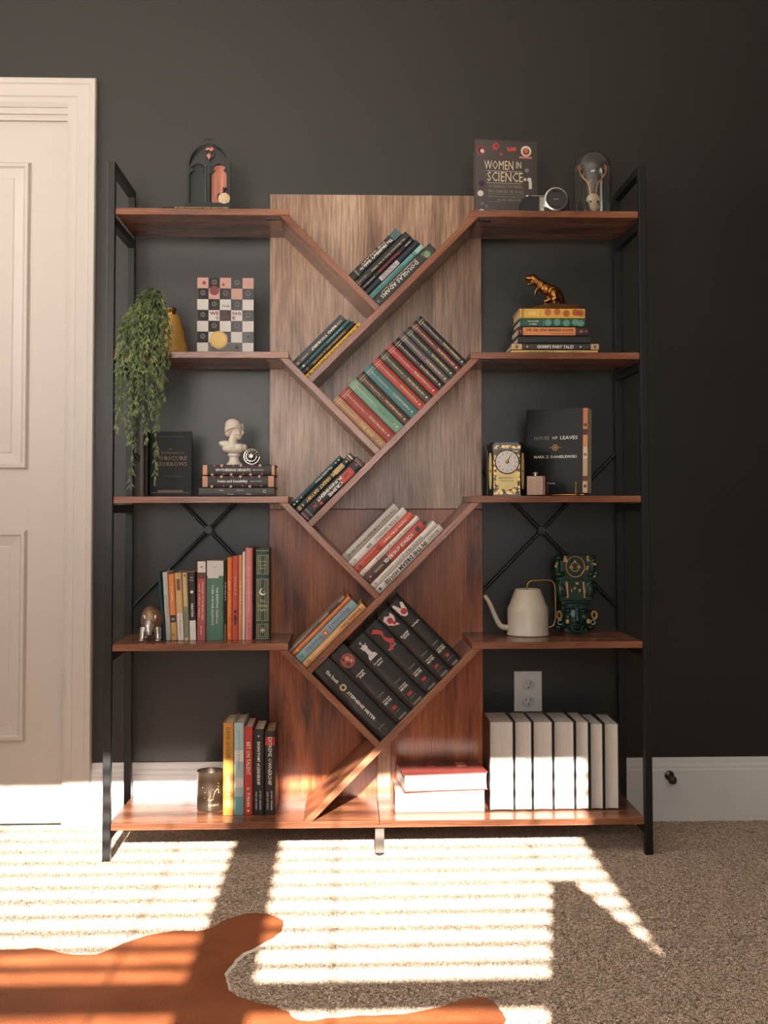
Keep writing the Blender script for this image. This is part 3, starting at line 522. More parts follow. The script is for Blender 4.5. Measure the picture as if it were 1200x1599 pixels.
# ---- upright rows
def upright(x0, x1, ytop, Z, Y, lean=0):
    a, b = at(x0, 700, Y), at(x1, 700, Y); t = abs(b.x-a.x); h = at((x0+x1)/2, ytop, Y).z - Z
    mm = Matrix.Rotation(-lean, 4, 'Y'); c = Vector(((a.x+b.x)/2, Y, Z+.0006 + (math.sin(abs(lean))*t/2 if lean else 0))); mm.translation = c
    return mm, t, h
g8 = 'row of upright books on the fourth left shelf'
R4 = [ # x0,x1 at the foot, top y, colour, lean, label, parts
 (256.5, 260.5, 893, (34, 70, 74), .085, 'thin dark teal book at the left end of the upright row', []),
 (261, 268.8, 894, (196, 190, 182), .06, 'thin pale grey book second in the upright row', [('h', '00', .08, .004, .006, (120, 120, 120)), ('t', 'ESSAYS', .5, 0, .06, .004, (150, 145, 140))]),
 (269.2, 278.6, 897, (220, 132, 72), .055, 'orange book with black middle and tan foot in the upright row', [('b', .62, .73, (44, 38, 34)), ('b', .73, 1, (196, 156, 96)), ('h', '==', .68, .008, .005, CR), ('h', 'B', .92, .004, .006, (60, 44, 30)), ('t', 'POEMS', .3, 0, .04, .005, (244, 190, 140))]),
 (279, 289.4, 895, (204, 168, 120), .05, 'tan book with white lower half in the upright row', [('b', .6, 1, (216, 208, 198)), ('b', .09, .26, (112, 80, 50), -.25, .25), ('t', 'The Metamorphoses', .78, 0, .055, .006, (150, 130, 110)), ('h', 'o', .04, .004, .004, (90, 70, 50))]),
 (289.8, 297.3, 895, (206, 178, 132), .04, 'tan book with green lower half in the upright row', [('b', .5, .96, (128, 138, 112)), ('t', 'WALDEN', .7, 0, .04, .005, (90, 96, 80)), ('d', .04, 0, .003, (110, 80, 50)), ('h', 'P', .93, .003, .005, (60, 50, 40))]),
 (297.8, 308.6, 894, (48, 45, 42), .03, 'black book with white foot in the upright row', [('b', .71, 1, (222, 216, 208)), ('t', 'DRACULA', .56, 0, .035, .006, WT, .03), ('d', .29, 0, .004, WT), ('h', 'THE', .08, .007, .003, WT), ('h', 'NOVEL', .12, .009, .003, WT)]),
 (309, 322.8, 877, (168, 84, 82), .0, 'rose red book with pale top in the upright row', [('b', 0, .14, (216, 206, 196)), ('b', .14, .22, (100, 58, 52)), ('t', 'THE ISLAND OF THE MISSING TREES', .5, .14, .1, .005, (232, 190, 176)), ('t', 'and other tales', .5, -.2, .09, .0045, (232, 190, 176)), ('t', 'Shafak', .88, 0, .025, .005, (232, 190, 176)), ('d', .07, 0, .003, (150, 140, 130))]),
 (323.6, 350.6, 876, (80, 116, 98), .0, 'wide sage green book with white torn top in the upright row', [('b', 0, .19, (206, 200, 194)), ('b', .17, .22, (206, 200, 194), -.42, .2), ('t', 'THE ESSENTIAL TALES and', .56, .12, .095, .0055, (206, 214, 200), .03), ('t', 'POEMS of EDGAR ALLAN POE', .56, -.14, .105, .0055, (206, 214, 200), .03), ('h', '~', .08, .01, .002, (120, 120, 116))]),
 (351, 355.4, 875, (44, 36, 32), .0, 'very thin dark brown book beside the wide green one', [('t', 'NIGHT', .4, 0, .05, .003, CR), ('b', .8, 1, (120, 90, 60))]),
 (355.8, 363.4, 871, (224, 122, 54), .0, 'bright orange book in the upright row', [('t', 'EAST OF THE SUN', .5, 0, .09, .005, (240, 178, 120)), ('h', 'A', .93, .005, .008, (240, 190, 130))]),
 (363.8, 373.4, 869, (190, 82, 66), .0, 'red book with a dark ornate motif low on its spine', [('p', .74, [star(6, .007, .003)], (66, 36, 56)), ('p', .66, [star(6, .006, .003)], (66, 36, 56)), ('b', .7, .82, (66, 40, 60), -.16, .16), ('t', 'SPELLS', .35, 0, .05, .005, (226, 150, 130))]),
 (373.8, 379.4, 867, (216, 146, 98), .0, 'thin apricot book right of the red one in the upright row', [('t', 'THE LITTLE BOOK', .5, 0, .09, .004, (240, 200, 160))]),
 (379.8, 383.8, 862, (226, 220, 210), .0, 'thin white book beside the pink one in the upright row', []),
 (384.2, 395, 856, (212, 128, 122), .0, 'pink book left of the dark green one in the upright row', [('t', 'the sun and her flowers of joy', .45, 0, .12, .005, (236, 190, 184)), ('b', .76, .765, (170, 80, 80)), ('t', 'R. Kaur', .88, 0, .03, .005, (170, 90, 86))])]
for x0, x1, yt, col, ln, lab, parts in R4:
    mm, t, h = upright(x0, x1, yt, TOP[3], .085, ln)
    book(lab, g8, mm, t, h, .125, col, hard=False, parts=parts, pages=PAPER_OLD)
mm, t, h = upright(397.2, 419.5, 857, TOP[3], .075)
GR = (190, 176, 130); DG = (32, 66, 58)
mm = Matrix.Translation(mm.translation + Vector((.0045, 0, 0))) @ Matrix.Rotation(math.radians(2.5), 4, 'Z')
book('thick dark green book with gilt crescent and borders at the right end of the row', g8, mm, t, h, .15, DG, rnd=.002, parts=[
 ('b', .02, .025, GR), ('b', .975, .98, GR), ('b', .07, .28, (150, 140, 100), -.42, .42), ('b', .076, .274, DG, -.38, .38), ('b', .33, .79, (150, 140, 100), -.42, .42), ('b', .336, .784, DG, -.38, .38), ('b', .82, .96, (150, 140, 100), -.42, .42), ('b', .826, .954, DG, -.38, .38),
 ('p', .47, [[(.003, .0095), (-.004, .008), (-.009, .002), (-.0085, -.005), (-.003, -.0095), (.005, -.0085), (.009, -.003), (.003, -.0055), (-.003, -.004), (-.005, .001), (-.002, .007)], [(.003, .002), (.005, .0005), (.003, -.001), (.001, .0005)]], (222, 216, 196)),
 ('h', 'The', .57, .014, .007, GR), ('h', 'Arabian', .62, .026, .008, GR), ('h', 'Nights', .67, .024, .008, GR), ('h', 'Tales from', .14, .022, .004, GR), ('h', 'the 1001', .18, .018, .004, GR), ('h', 'Nights', .215, .016, .004, GR), ('p', .89, [star(4, .008, .004)], GR)])
g9 = 'upright books on the bottom shelf'
R5 = [(350.3, 366.6, 1129, (198, 140, 56), 'golden yellow book with white and black lettering, leftmost on the bottom shelf', [('t', 'DAVID GOGGINS', .23, 0, .085, .0105, (60, 42, 22), .0), ('t', "CAN'T HURT ME", .72, 0, .085, .0105, (246, 236, 220), .0)], PAPER),
 (367.2, 382.6, 1129, (168, 190, 188), 'pale blue and white book second on the bottom shelf', [('b', .3, .42, (216, 212, 206)), ('b', .6, .7, (216, 206, 200)), ('t', 'Between Two Kingdoms', .3, 0, .1, .006, (120, 150, 156)), ('b', .8, 1, (110, 160, 164))], PAPER),
 (383.2, 396.2, 1135, (186, 62, 52), 'red book with white title in the middle of the bottom shelf row', [('t', 'BET ON TALENT', .36, 0, .085, .0095, WT, .0), ('t', 'D. TURNER', .8, 0, .05, .008, WT), ('d', .95, 0, .003, WT)], PAPER_W),
 (396.8, 414, 1139, (36, 33, 32), 'black book with white title between the red and the red-banded black one', [('t', 'DICHOTOMY of LEADERSHIP', .40, 0, .112, .008, WT, .02), ('t', 'JOCKO WILLINK', .83, .15, .05, .005, WT), ('t', 'AND LEIF BABIN', .83, -.2, .046, .0045, (190, 186, 180)), ('h', '*', .08, .006, .006, WT)], PAPER),
 (414.6, 431, 1142, (40, 35, 34), 'black book with a red band at the head, rightmost on the bottom shelf row', [('b', .07, .17, (172, 46, 42)), ('t', 'EXTREME OWNERSHIP', .36, 0, .125, .0095, WT, .0), ('t', 'JOCKO WILLINK', .83, .15, .05, .005, WT), ('t', 'AND LEIF BABIN', .83, -.2, .046, .0045, (190, 186, 180))], PAPER_OLD)]
for i, (x0, x1, yt, col, lab, parts, pg) in enumerate(R5):
    Yb = on(390, 1273, TOP[4]).y; mm, t, h = upright(x0, x1, yt, TOP[4], Yb)
    mm = Matrix.Translation(mm.translation) @ Matrix.Rotation(0, 4, 'Z')
    book(lab, g9, mm, t, h, .145, col, parts=parts, pages=pg)
# seven with the pages facing out
g10 = 'books standing with their pages facing out on the bottom shelf'
R6 = [(762, 800, 'widest'), (801, 828.5, 'second from the left'), (829.5, 860.5, 'third from the left'), (861.5, 894, 'fourth from the left'), (895, 916.5, 'fifth from the left'), (917.5, 938.5, 'second from the right'), (939.5, 962.5, 'slightly tilted, rightmost')]
Yb = on(860, 1266, TOP[4]).y
for i, (x0, x1, wd) in enumerate(R6):
    mm, t, h = upright(x0, x1, 1127+(i > 4)*3, TOP[4], Yb, 0 if i < 6 else .0)
    c = mm.translation; dd = .152
    mm = Matrix.Translation((c.x+(.004 if i == 6 else 0), Yb+dd, c.z)) @ Matrix.Rotation(math.pi + (math.radians(-1.5) if i == 6 else 0), 4, 'Z')
    book('dark hardcover with white page edges facing out, %s of the seven' % wd, g10, mm, t, h, dd, [(42, 40, 38), (36, 37, 38), (40, 38, 37), (38, 36, 36), (30, 32, 32), (34, 52, 48), (58, 40, 40)][i], pages=PAPER_W)
# ---- lying books
def lying(x0, x1, y0, y1, Y, Z=None):
    """spine towards the room, front cover up; x0..x1 and y0..y1 of the spine in the photograph"""
    a, b = at(x0, (y0+y1)/2, Y), at(x1, (y0+y1)/2, Y); t = at((x0+x1)/2, y0, Y).z - at((x0+x1)/2, y1, Y).z; h = b.x-a.x
    z = Z if Z is not None else at((x0+x1)/2, y1, Y).z
    return frame(Z_, Y_, -X_, (b.x, Y, z+t/2)), t-.0003, h
def swirl(vs, col):
    return [('r', u, v, R, R-.0016, col) for u, v in vs for R in (.0085, .0055, .0026)]
g11 = 'books lying in the stack under the brass dinosaur'
Y = .022; z = TOP[1]+.0005
ST = [(799, 934, 545.5, 550, 'pale yellow book at the bottom of the stack under the dinosaur', (216, 184, 110), [('t', 'Hans Andersen Fairy Tales', .35, 0, .07, .004, (92, 66, 30)), ('t', 'Ladybird', .72, 0, .04, .004, (92, 66, 30))]),
 (799, 935.5, 535, 545.3, 'charcoal book with cream ornamental ends, second from the stack bottom', (62, 56, 52), [('b', .0, .12, (206, 170, 128)), ('b', .91, 1, (206, 170, 128)), ('t', "GRIMM'S FAIRY TALES", .5, 0, .098, .0095, WT, .02), ('p', .06, [star(5, .006, .003)], (130, 84, 60)), ('p', .955, [star(5, .006, .003)], (130, 84, 60)), ('d', .18, 0, .002, WT), ('d', .79, 0, .002, WT)]),
 (809, 922, 523, 534.7, 'plain black leather-like book in the middle of the dinosaur stack', (36, 38, 38), [('b', .08, .085, (60, 60, 60)), ('b', .92, .925, (60, 60, 60))]),
 (809.5, 920, 508.6, 522.5, 'orange and black book with dark title in the dinosaur stack', (58, 36, 34), [('b', .07, .81, (218, 138, 78)), ('t', 'THE GIRL WHO MARRIED A LION', .44, .14, .125, .007, (70, 36, 24), .02), ('t', 'ALEXANDER McCALL SMITH', .62, -.27, .06, .003, (90, 44, 30)), ('d', .89, 0, .004, (176, 84, 70)), ('d', .035, 0, .003, (150, 64, 56)), ('d', .96, 0, .003, (150, 64, 56))]),
 (812.5, 914, 495.5, 508.3, 'dark green book with pale swirls, second from the top of the dinosaur stack', (36, 88, 76), [('t', 'THE ODYSSEY', .2, .15, .03, .004, WT), ('t', 'HOMER', .2, -.2, .02, .003, WT), ('b', .36, .365, (120, 160, 140))]+swirl([(.43, .0), (.57, .05), (.71, -.05), (.85, .05), (.93, -.1)], (120, 176, 154))),
 (812, 914, 479.7, 495.2, 'yellow book with red swirls on top of the stack under the dinosaur', (222, 178, 72), [('b', .03, .06, (170, 120, 50)), ('t', 'ILIAD', .2, 0, .02, .008, (246, 226, 160)), ('b', .28, .285, (250, 226, 150))]+swirl([(.43, .1), (.57, .15), (.71, 0), (.85, .1), (.93, .05)], (196, 66, 44)))]
for x0, x1, y0, y1, lab, col, parts in ST:
    mm, t, h = lying(x0, x1, y0, y1, Y, z)
    book(lab, g11, mm, t, h, .14, col, parts=parts, pages=PAPER, hard=t > .01); z += t+.0006
STACK_R = z
g12 = 'books lying in the stack under the white bust'
z = TOP[2]+.0005; Y = .045
fl_ = lambda n_: [q for k in range(n_) for q in [('d', .13+.8*k/n_, .42 if k % 2 else -.42, .0035, (206, 150, 120)), ('d', .16+.8*k/n_, -.38 if k % 2 else .4, .0025, (150, 60, 54))]]
for x0, x1, y0, y1, lab, col, parts in [
 (310.5, 428.5, 760, 773.6, 'plain grey-black book at the bottom of the stack under the bust', (66, 64, 62), [('t', 'Time', .3, .2, .012, .004, CR), ('t', 'Jansson', .55, .2, .018, .004, CR), ('t', 'Novel', .42, -.25, .014, .004, CR), ('t', 'Club', .66, -.25, .014, .004, CR), ('r', .87, .05, .004, .003, CR)]),
 (316.5, 428, 741, 759.6, 'black floral book with white script title in the middle of the bust stack', (38, 31, 29), [('t', 'Sense and Sensibility', .42, 0, .078, .009, WT, .02), ('t', 'JANE AUSTEN', .75, 0, .03, .003, CR), ('b', 0, .07, (198, 142, 112)), ('b', .92, 1, (198, 142, 112))]+fl_(6)),
 (317, 429, 723.8, 740.7, 'black floral book with white capitals on top of the bust stack', (40, 33, 31), [('t', 'WUTHERING HEIGHTS', .42, 0, .092, .0072, WT, .02), ('t', 'EMILY BRONTE', .77, 0, .028, .003, CR), ('b', 0, .06, (206, 150, 118)), ('b', .96, 1, (206, 150, 118))]+fl_(6))]:
    mm, t, h = lying(x0, x1, y0, y1, Y, z); book(lab, g12, mm, t, h, .14, col, parts=parts); z += t+.0006
STACK_L = z
# two with pages facing out beside the seven
Yb = on(690, 1268, TOP[4]).y; z = TOP[4]+.0005
for k, (x0, x1, t, rz, col, lab, cp) in enumerate([(617.5, 757, .053, 0, (196, 186, 176), 'white book lying under the red one on the bottom shelf', []),
  (626, 759, .047, 6, (142, 66, 60), 'red book lying on a white one with its pages facing out', [('ct', 'STEPHEN FRY', .28, .62, .07, .02, (206, 120, 110)), ('cr', .2, .5, .18, .3, (206, 130, 116))])]):
    a, b = at(x0, 1250, Yb), at(x1, 1250, Yb); h = b.x-a.x; d = .155
    # fore-edge towards the room: local y -> -Y, front cover up
    base = Matrix.Translation(((a.x+b.x)/2, Yb+d/2, z+t/2)) @ Matrix.Rotation(math.radians(rz), 4, 'Z')
    book(lab, 'books lying on the bottom shelf', base @ frame(Z_, -Y_, X_, (-h/2, d/2, 0)), t, h, d, col, pages=PAPER_W, parts=cp, hard=k == 1, rough=.2); z += t+.0006

# ---- books standing with a cover towards the room
FACE = frame(-Y_, X_, Z_, (0, 0, 0))
def facing(x0, y1, Y, rz, Z): p = at(x0, y1, Y); return Matrix.Translation((p.x, Y, Z+.0006)) @ Matrix.Rotation(math.radians(rz), 4, 'Z') @ FACE
CHK = (196, 188, 180); nx, nz = 5, 7
sq = [(i/nx, (i+1)/nx-.004, j/nz, (j+1)/nz-.003) for i in range(nx) for j in range(nz) if (i+j) % 2 == 0]
book('book with a black and white checkerboard cover and gold medal on the second left shelf', None, facing(308.5, 548, .06, 2, TOP[1]), .022, at(352, 434, .05).z-TOP[1], .148, (38, 35, 36), rough=.28, parts=[
 ('cs', [s for s in sq if s[2] > .2], CHK), ('cs', [s for s in sq if s[2] < .2], (186, 138, 122)),
 ('cd', .12, .07, .005, (140, 50, 46)), ('cd', .3, .17, .0125, (116, 44, 40)), ('cd', .46, .09, .004, (150, 60, 50)),
 ('ct', 'THE', .5, .375, .022, .006, (70, 52, 50)), ('ct', 'WE', .30, .47, .024, .009, (120, 36, 40), .03), ('ct', 'NG', .70, .47, .022, .009, (120, 36, 40), .03), ('ct', 'G', .35, .53, .008, .009, (120, 36, 40), .03), ('ct', 'E', .65, .53, .008, .009, (120, 36, 40), .03), ('cr', .40, .58, .435, .555, (62, 40, 42), .0005), ('ct', 'STI', .5, .47, .018, .009, (140, 84, 84), .03), ('ct', 'AM', .49, .525, .018, .009, (140, 84, 84), .03), ('cr', .2, .78, .86, .99, (92, 90, 86), .0005),
 ('cd', .38, .82, .0235, (204, 160, 84), .001), ('cd', .38, .82, .019, (216, 178, 104), .0013), ('ct', 'NEWBERY', .38, .80, .024, .004, (160, 116, 56)), ('ct', 'MEDAL', .38, .83, .018, .004, (160, 116, 56))]
 + [('cd', (i+.5)/nx, (j+.42)/nz, .0062, (128, 116, 110), .0005) for i in range(nx) for j in range(nz) if (i+j) % 2 == 1] + [('cd', (i+.5)/nx, (j+.42)/nz, .0045, (52, 44, 44), .0009) for i in range(nx) for j in range(nz) if (i+j) % 2 == 1])
book('black book with faint bronze title standing behind the trailing plant', 'dark books beside the trailing plant', facing(234, 774, .15, 3, TOP[2]), .020, .176, .112, (14, 14, 15), rough=.6, parts=[
 ('ct', 'The', .5, .27, .012, .004, (110, 92, 70)), ('ct', 'DICTIONARY of', .55, .33, .06, .006, (110, 92, 70)), ('ct', 'OBSCURE', .56, .41, .075, .011, (124, 100, 74)), ('ct', 'SORROWS', .56, .50, .075, .011, (124, 100, 74)), ('ct', 'JOHN KOENIG', .56, .69, .05, .003, (90, 84, 76)), ('ct', 'A NEW LANGUAGE', .5, .08, .07, .003, (80, 80, 80)), ('cr', .2, .8, .9, .93, (112, 84, 54)), ('cr', .05, .95, .93, .945, (84, 66, 48))])
mm, t, h = upright(219, 225.5, 672, TOP[2], .12)
book('thin brown-grey book beside the plant on the third left shelf', 'dark books beside the trailing plant', mm, t, h, .13, (82, 70, 60), hard=False)
mm, t, h = upright(226.2, 231.5, 676, TOP[2], .125)
book('thin black book between the brown-grey and bronze-titled ones', 'dark books beside the trailing plant', mm, t, h, .13, (30, 30, 31), hard=False)
LN = (150, 138, 122)
book('dark illustrated book with thin cream title letters on the top right shelf', None, facing(741.5, 328, .078, 6, TOP[0]), .017, at(741, 214, .05).z-TOP[0], .172, (68, 60, 54), parts=[
 ('ct', 'WOMEN', .38, .325, .08, .024, CR, .0), ('ct', 'IN', .70, .315, .014, .018, CR, .0), ('ct', 'SCIENCE', .48, .475, .098, .026, CR, .0), ('ct', '50 FEARLESS PIONEERS', .49, .60, .094, .009, LN, .0), ('ct', 'WHO CHANGED THE WORLD', .49, .665, .1, .009, LN, .0), ('ct', 'WRITTEN AND ILLUSTRATED BY', .49, .735, .1, .004, LN, .0), ('ct', 'RACHEL IGNOTOFSKY', .56, .775, .07, .007, LN, .0),
 ('cr', .18, .74, .40, .404, CR), ('cr', .18, .74, .555, .559, CR), ('cr', .2, .78, .70, .703, LN), ('cr', .2, .42, .80, .803, LN),
 ('cd', .10, .14, .0125, (170, 74, 66)), ('cd', .10, .14, .010, (92, 40, 38), .0009), ('cd', .115, .15, .0055, (222, 206, 192), .0012), ('cr', .28, .36, .06, .13, (176, 70, 64)), ('cd', .34, .07, .008, (176, 70, 64)), ('cd', .34, .075, .0025, (60, 34, 34), .0009), ('cr', .52, .66, .085, .135, (190, 80, 66)), ('cd', .56, .10, .002, (60, 34, 34), .0009), ('cr', .4, .44, .16, .2, (170, 70, 64)),
 ('cd', .82, .13, .0145, (216, 206, 190)), ('cd', .82, .135, .0095, (140, 58, 44), .0009), ('cd', .82, .125, .006, (200, 110, 80), .0012), ('cr', .71, .91, .20, .225, (200, 120, 100)),
 ('cd', .085, .70, .008, (222, 208, 196)), ('cr', .07, .14, .56, .65, (92, 62, 88)), ('cd', .10, .57, .008, (62, 44, 62), .0009), ('cd', .10, .945, .009, (206, 204, 198)), ('cd', .16, .985, .003, (206, 180, 160)), ('cd', .87, .50, .0055, (216, 208, 196)), ('cr', .86, .91, .52, .62, (210, 200, 188)), ('cd', .80, .5, .004, (210, 200, 188)), ('cd', .83, .38, .006, (110, 122, 116)), ('cr', .80, .92, .70, .75, (92, 104, 100)), ('cd', .11, .83, .005, (120, 104, 96)), ('cd', .18, .86, .0045, (116, 100, 92)), ('cd', .3, .93, .006, (96, 86, 78)), ('cd', .12, .36, .006, (88, 76, 70)), ('cd', .5, .97, .004, (120, 110, 100)), ('t', 'WOMEN IN SCIENCE', .4, 0, .1, .006, CR, .0)])
p = at(921, 770, .075)
mm = Matrix.Translation((p.x, .075, TOP[2]+.007)) @ Matrix.Rotation(math.radians(-27), 4, 'Z') @ Matrix.Rotation(math.radians(-3), 4, 'X') @ FACE @ Matrix.Translation((0, -.172, 0))
book('large black paperback with white title leaning on a brass easel on the third right shelf', None, mm, .040, .228, .172, (11, 12, 13), hard=False, pages=PAPER, rough=.55, parts=[
 ('ct', 'HOUSE', .26, .345, .042, .0095, (128, 126, 122)), ('ct', 'OF', .47, .345, .015, .008, WT), ('ct', 'LEAVES', .70, .345, .048, .0095, WT), ('ct', 'MARK Z. DANIELEWSKI', .48, .57, .118, .0075, WT), ('ct', 'A NOVEL', .42, .885, .022, .0035, WT),
 ('cd', .48, .46, .0085, (178, 132, 66)), ('cd', .48, .46, .006, (40, 32, 24), .0009), ('cd', .48, .46, .0035, (178, 132, 66), .0012), ('cr', .38, .58, .458, .462, (178, 132, 66)), ('cr', .474, .486, .425, .495, (178, 132, 66)),
 ('cr', .925, .998, .003, .25, (196, 122, 74)), ('cr', .925, .998, .25, .32, (84, 36, 30)), ('cr', .925, .998, .32, .46, (206, 140, 92)), ('cr', .925, .998, .46, .6, (214, 190, 160)), ('cr', .925, .998, .6, .8, (190, 160, 130)), ('cr', .925, .998, .8, .86, (96, 44, 36)), ('cr', .925, .998, .86, .997, (206, 170, 130)), ('cd', .962, .55, .004, (140, 96, 66), .0006), ('cd', .962, .2, .0045, (110, 50, 38), .0006), ('cd', .962, .92, .004, (110, 50, 38), .0006)]
 + [('cr', a, b, c, d_, (26, 29, 30)) for a, b, c, d_ in [(.55, .9, .2, .203), (.62, .625, .2, .33), (.7, .9, .13, .133), (.56, .88, .69, .693), (.6, .605, .69, .85), (.75, .755, .76, .95), (.7, .9, .76, .763), (.85, .855, .5, .6)]])
BRASS = M((196, 150, 80), .28, .95); GOLD = M((178, 128, 62), .25, 1.); 
p2 = at(884, 770, .085)
es = thing('book_easel', 'small brass wire easel holding the large black paperback', 'easel', (p2.x-.012, .06, TOP[2]), Matrix.Rotation(math.radians(-27), 3, 'Z'))
for sx in (-.038, .04): MB().tube([(sx, .05, .0032), (sx, -.012, .0032), (sx, -.014, .006), (sx, -.014, .032)], .0022, 8).build('wire_arm', BRASS, es, True); MB().ball((sx, -.014, .034), .0035).build('ball_tip', BRASS, es, True)
MB().tube([(-.05, .02, .0032), (.052, .02, .0032)], .0022, 8).build('cross_wire', BRASS, es, True)

# ================================================================ ornaments
S = 1/592.   # metres per photograph pixel a little behind the shelf fronts
# --- gothic window ornament and the thin black book under it
mm, t, h = lying(252, 389, 321.2, 325, .012, TOP[0]+.0005)
book('thin black book lying under the gothic arch ornament', None, mm, max(t, .006), h, .15, (26, 25, 25), hard=False, parts=[('t', 'EDGAR ALLAN POE TALES AND POEMS', .46, 0, .14, .0035, GD)])
p = at(326, 321, .045); gz = TOP[0]+.0005+max(t, .006)+.0004
go = thing('gothic_arch_ornament', 'glossy black gothic arch ornament with pink curtain, moon and cat', 'ornament', (p.x, .045, gz))
GB = M((12, 12, 13), .3, .0, .05, 60., 0, .5, .25)
hw, zs, zt = 34*S, 64*S, 101*S
def arch(w, z0, zsp, ztop, n=12):
    R = (w*w+(ztop-zsp)**2)/(2*w); pts = [(-w, z0)]; a1 = math.asin(min(1, (ztop-zsp)/R))
    L = [(-w+R-R*math.cos(a1*i/n), zsp+R*math.sin(a1*i/n)) for i in range(n+1)]
    return pts + L + [(-x, z) for x, z in L[::-1][1:]] + [(w, z0)]
def archband(g, w, z0, zsp, zt_, t, y0, y1):
    A, B = arch(w, z0, zsp, zt_), arch(w-t, z0, zsp, zt_-t*1.05)
    for i in range(len(A)-1): g.prism([A[i], A[i+1], B[i+1], B[i]], y0, y1, 1)
    return g
MB().box(-hw-.003, hw+.003, -.014, .03, 0, .010).box(-hw-.001, hw+.001, -.012, .028, .010, .016).build('base', GB, go)
archband(MB(), hw, .016, zs, zt, .0065, -.006, .012).build('outer_arch', GB, go, True)
MB().prism(arch(hw-.004, .016, zs, zt-.004), .012, .015, 1).build('back_plate', GB, go)
MB().box(-.0045, .0035, -.004, .010, .016, .110).tube([(-.0065, -.004, .016), (-.0065, -.004, .108)], .0018, 8).build('column', GB, go)
for cx, w_ in ((-.0285, .020), (.0275, .020)):
    g = MB(); A, B = arch(w_+.004, .09, .097, .124), arch(w_-.001, .09, .095, .115)
    for k in range(len(A)-1): g.prism([(cx+A[k][0], A[k][1]), (cx+A[k+1][0], A[k+1][1]), (cx+B[k+1][0], B[k+1][1]), (cx+B[k][0], B[k][1])], -.002, .009, 1)
    for sx in (-1, 1): g.prism([(cx+sx*.020, .092), (cx+sx*.011, .098), (cx+sx*.019, .106)], -.002, .009, 1)
    g.build('lancet_arch', GB, go, True)
cu = MB()
for k in range(14):
    x = .008+k*.0028; cu.tube([(x, .0105, .018), (x+.0015*math.sin(k), .0105, .06), (x, .0105, .113)], .0017, 6)
cu.build('curtain', M((206, 136, 112), .6, 0, .08), go, True)
MB().prism([(-.048, .018), (-.008, .018), (-.010, .105), (-.028, .113), (-.046, .10)], .0105, .012, 1).build('dark_drape', M((20, 24, 26), .5), go)
MB().lathe([(.0145, 0), (.0145, .004)], 24, Matrix.Translation((.0005, .010, .143)) @ Matrix.Rotation(math.pi/2, 4, 'X')).build('rose_window', GB, go, True)
MB().prism([(-.010, .150), (-.003, .156), (.002, .153), (.009, .156), (.013, .150), (.006, .145), (0, .150), (-.006, .147)], -.001, .003, 1).prism([(-.006, .135), (0, .141), (.006, .135), (.001, .124)], -.001, .003, 1).build('relief', M((186, 120, 96), .35, .4), go)
MB().lathe([(.0155, 0), (.0155, .005), (.013, .0065)], 24, Matrix.Translation((.042, -.006, .027)) @ Matrix.Rotation(math.pi/2, 4, 'X')).build('moon', M((206, 178, 142), .6, 0, .25, 120.), go, True)
ct = MB().ball((.040, -.002, .040), (.007, .005, .009), 12).ball((.042, -.003, .053), (.0055, .005, .005), 12).ball((.028, -.001, .034), (.006, .004, .010), 12)
for ex in (.0385, .0455): ct.prism([(ex-.002, .056), (ex+.002, .056), (ex, .062)], -.004, -.001, 1)
ct.build('cat', GB, go, True)
for ch in go.children:
    if ch.name.split('.')[0] not in ('base', 'cat', 'moon'): ch.data.transform(Matrix.Diagonal((1, 1, 1.07, 1)))
zt *= 1.07; g = MB()
for k in range(5):
    x = (k-2)*.0055; z = zt+.004-abs(k-2)*.0016
    g.lathe([(.0045, -.001), (.0045, .001)], 10, Matrix.Translation((x, 0, z)) @ Matrix.Rotation(math.pi/2, 4, 'X')).tube([(x, 0, z-.004), (x, 0, z+.006)], .0012, 6)
g.build('crest', GB, go, True)

# --- compact camera
p = at(859, 328, .035); S0 = 1/592.
cm = thing('compact_camera', 'black and silver compact camera with a capped lens on the top right shelf', 'camera', (p.x, .035, TOP[0]+.0005))
CB = M((24, 24, 25), .4)
bevel(MB().prism([(-.076, 0), (.052, 0), (.052, .042), (.046, .047), (-.058, .047), (-.072, .041), (-.076, .03)], .0, .034, 1).build('body', CB, cm), .002)
SIL = M((196, 192, 184), .25, .9)
MB().box(-.028, -.015, -.0015, .0, .004, .044).build('front_strip', SIL, cm); MB().box(-.046, -.012, .004, .028, .047, .0495).build('top_plate', SIL, cm); MB().box(-.074, -.05, -.008, 0, .004, .034).build('grip', CB, cm)
MB().lathe([(.006, 0), (.006, .004)], 16, Matrix.Translation((-.055, .014, .047))).build('shutter_button', SIL, cm, True)
RX = Matrix.Translation((.012, 0, .0315)) @ Matrix.Rotation(math.pi/2, 4, 'X')
MB().lathe([(.029, 0), (.030, .006), (.030, .024), (.031, .026)], 36, RX).build('lens_barrel', SIL, cm, True)
MB().lathe([(.0312, .024), (.0312, .030), (.0275, .031), (.0275, .026)], 36, RX, False).build('lens_ring', SIL, cm, True)
cp = MB().lathe([(.0272, .024), (.0272, .0285)], 36, RX).build('lens_cap', M((44, 43, 42), .5), cm, True)
for s_ in (-1, 1): MB().prism([(-.009, .018*s_), (.009, .018*s_), (.011, .024*s_), (-.011, .024*s_)], -.0295, -.0286, 1, Matrix.Translation((.012, 0, .0315))).build('cap_clip', CB, cp)
lettering('SONY', .014, .0032, M((186, 182, 176), .5), cp, frame(X_, Z_, -Y_, (.012, -.0288, .0315)))

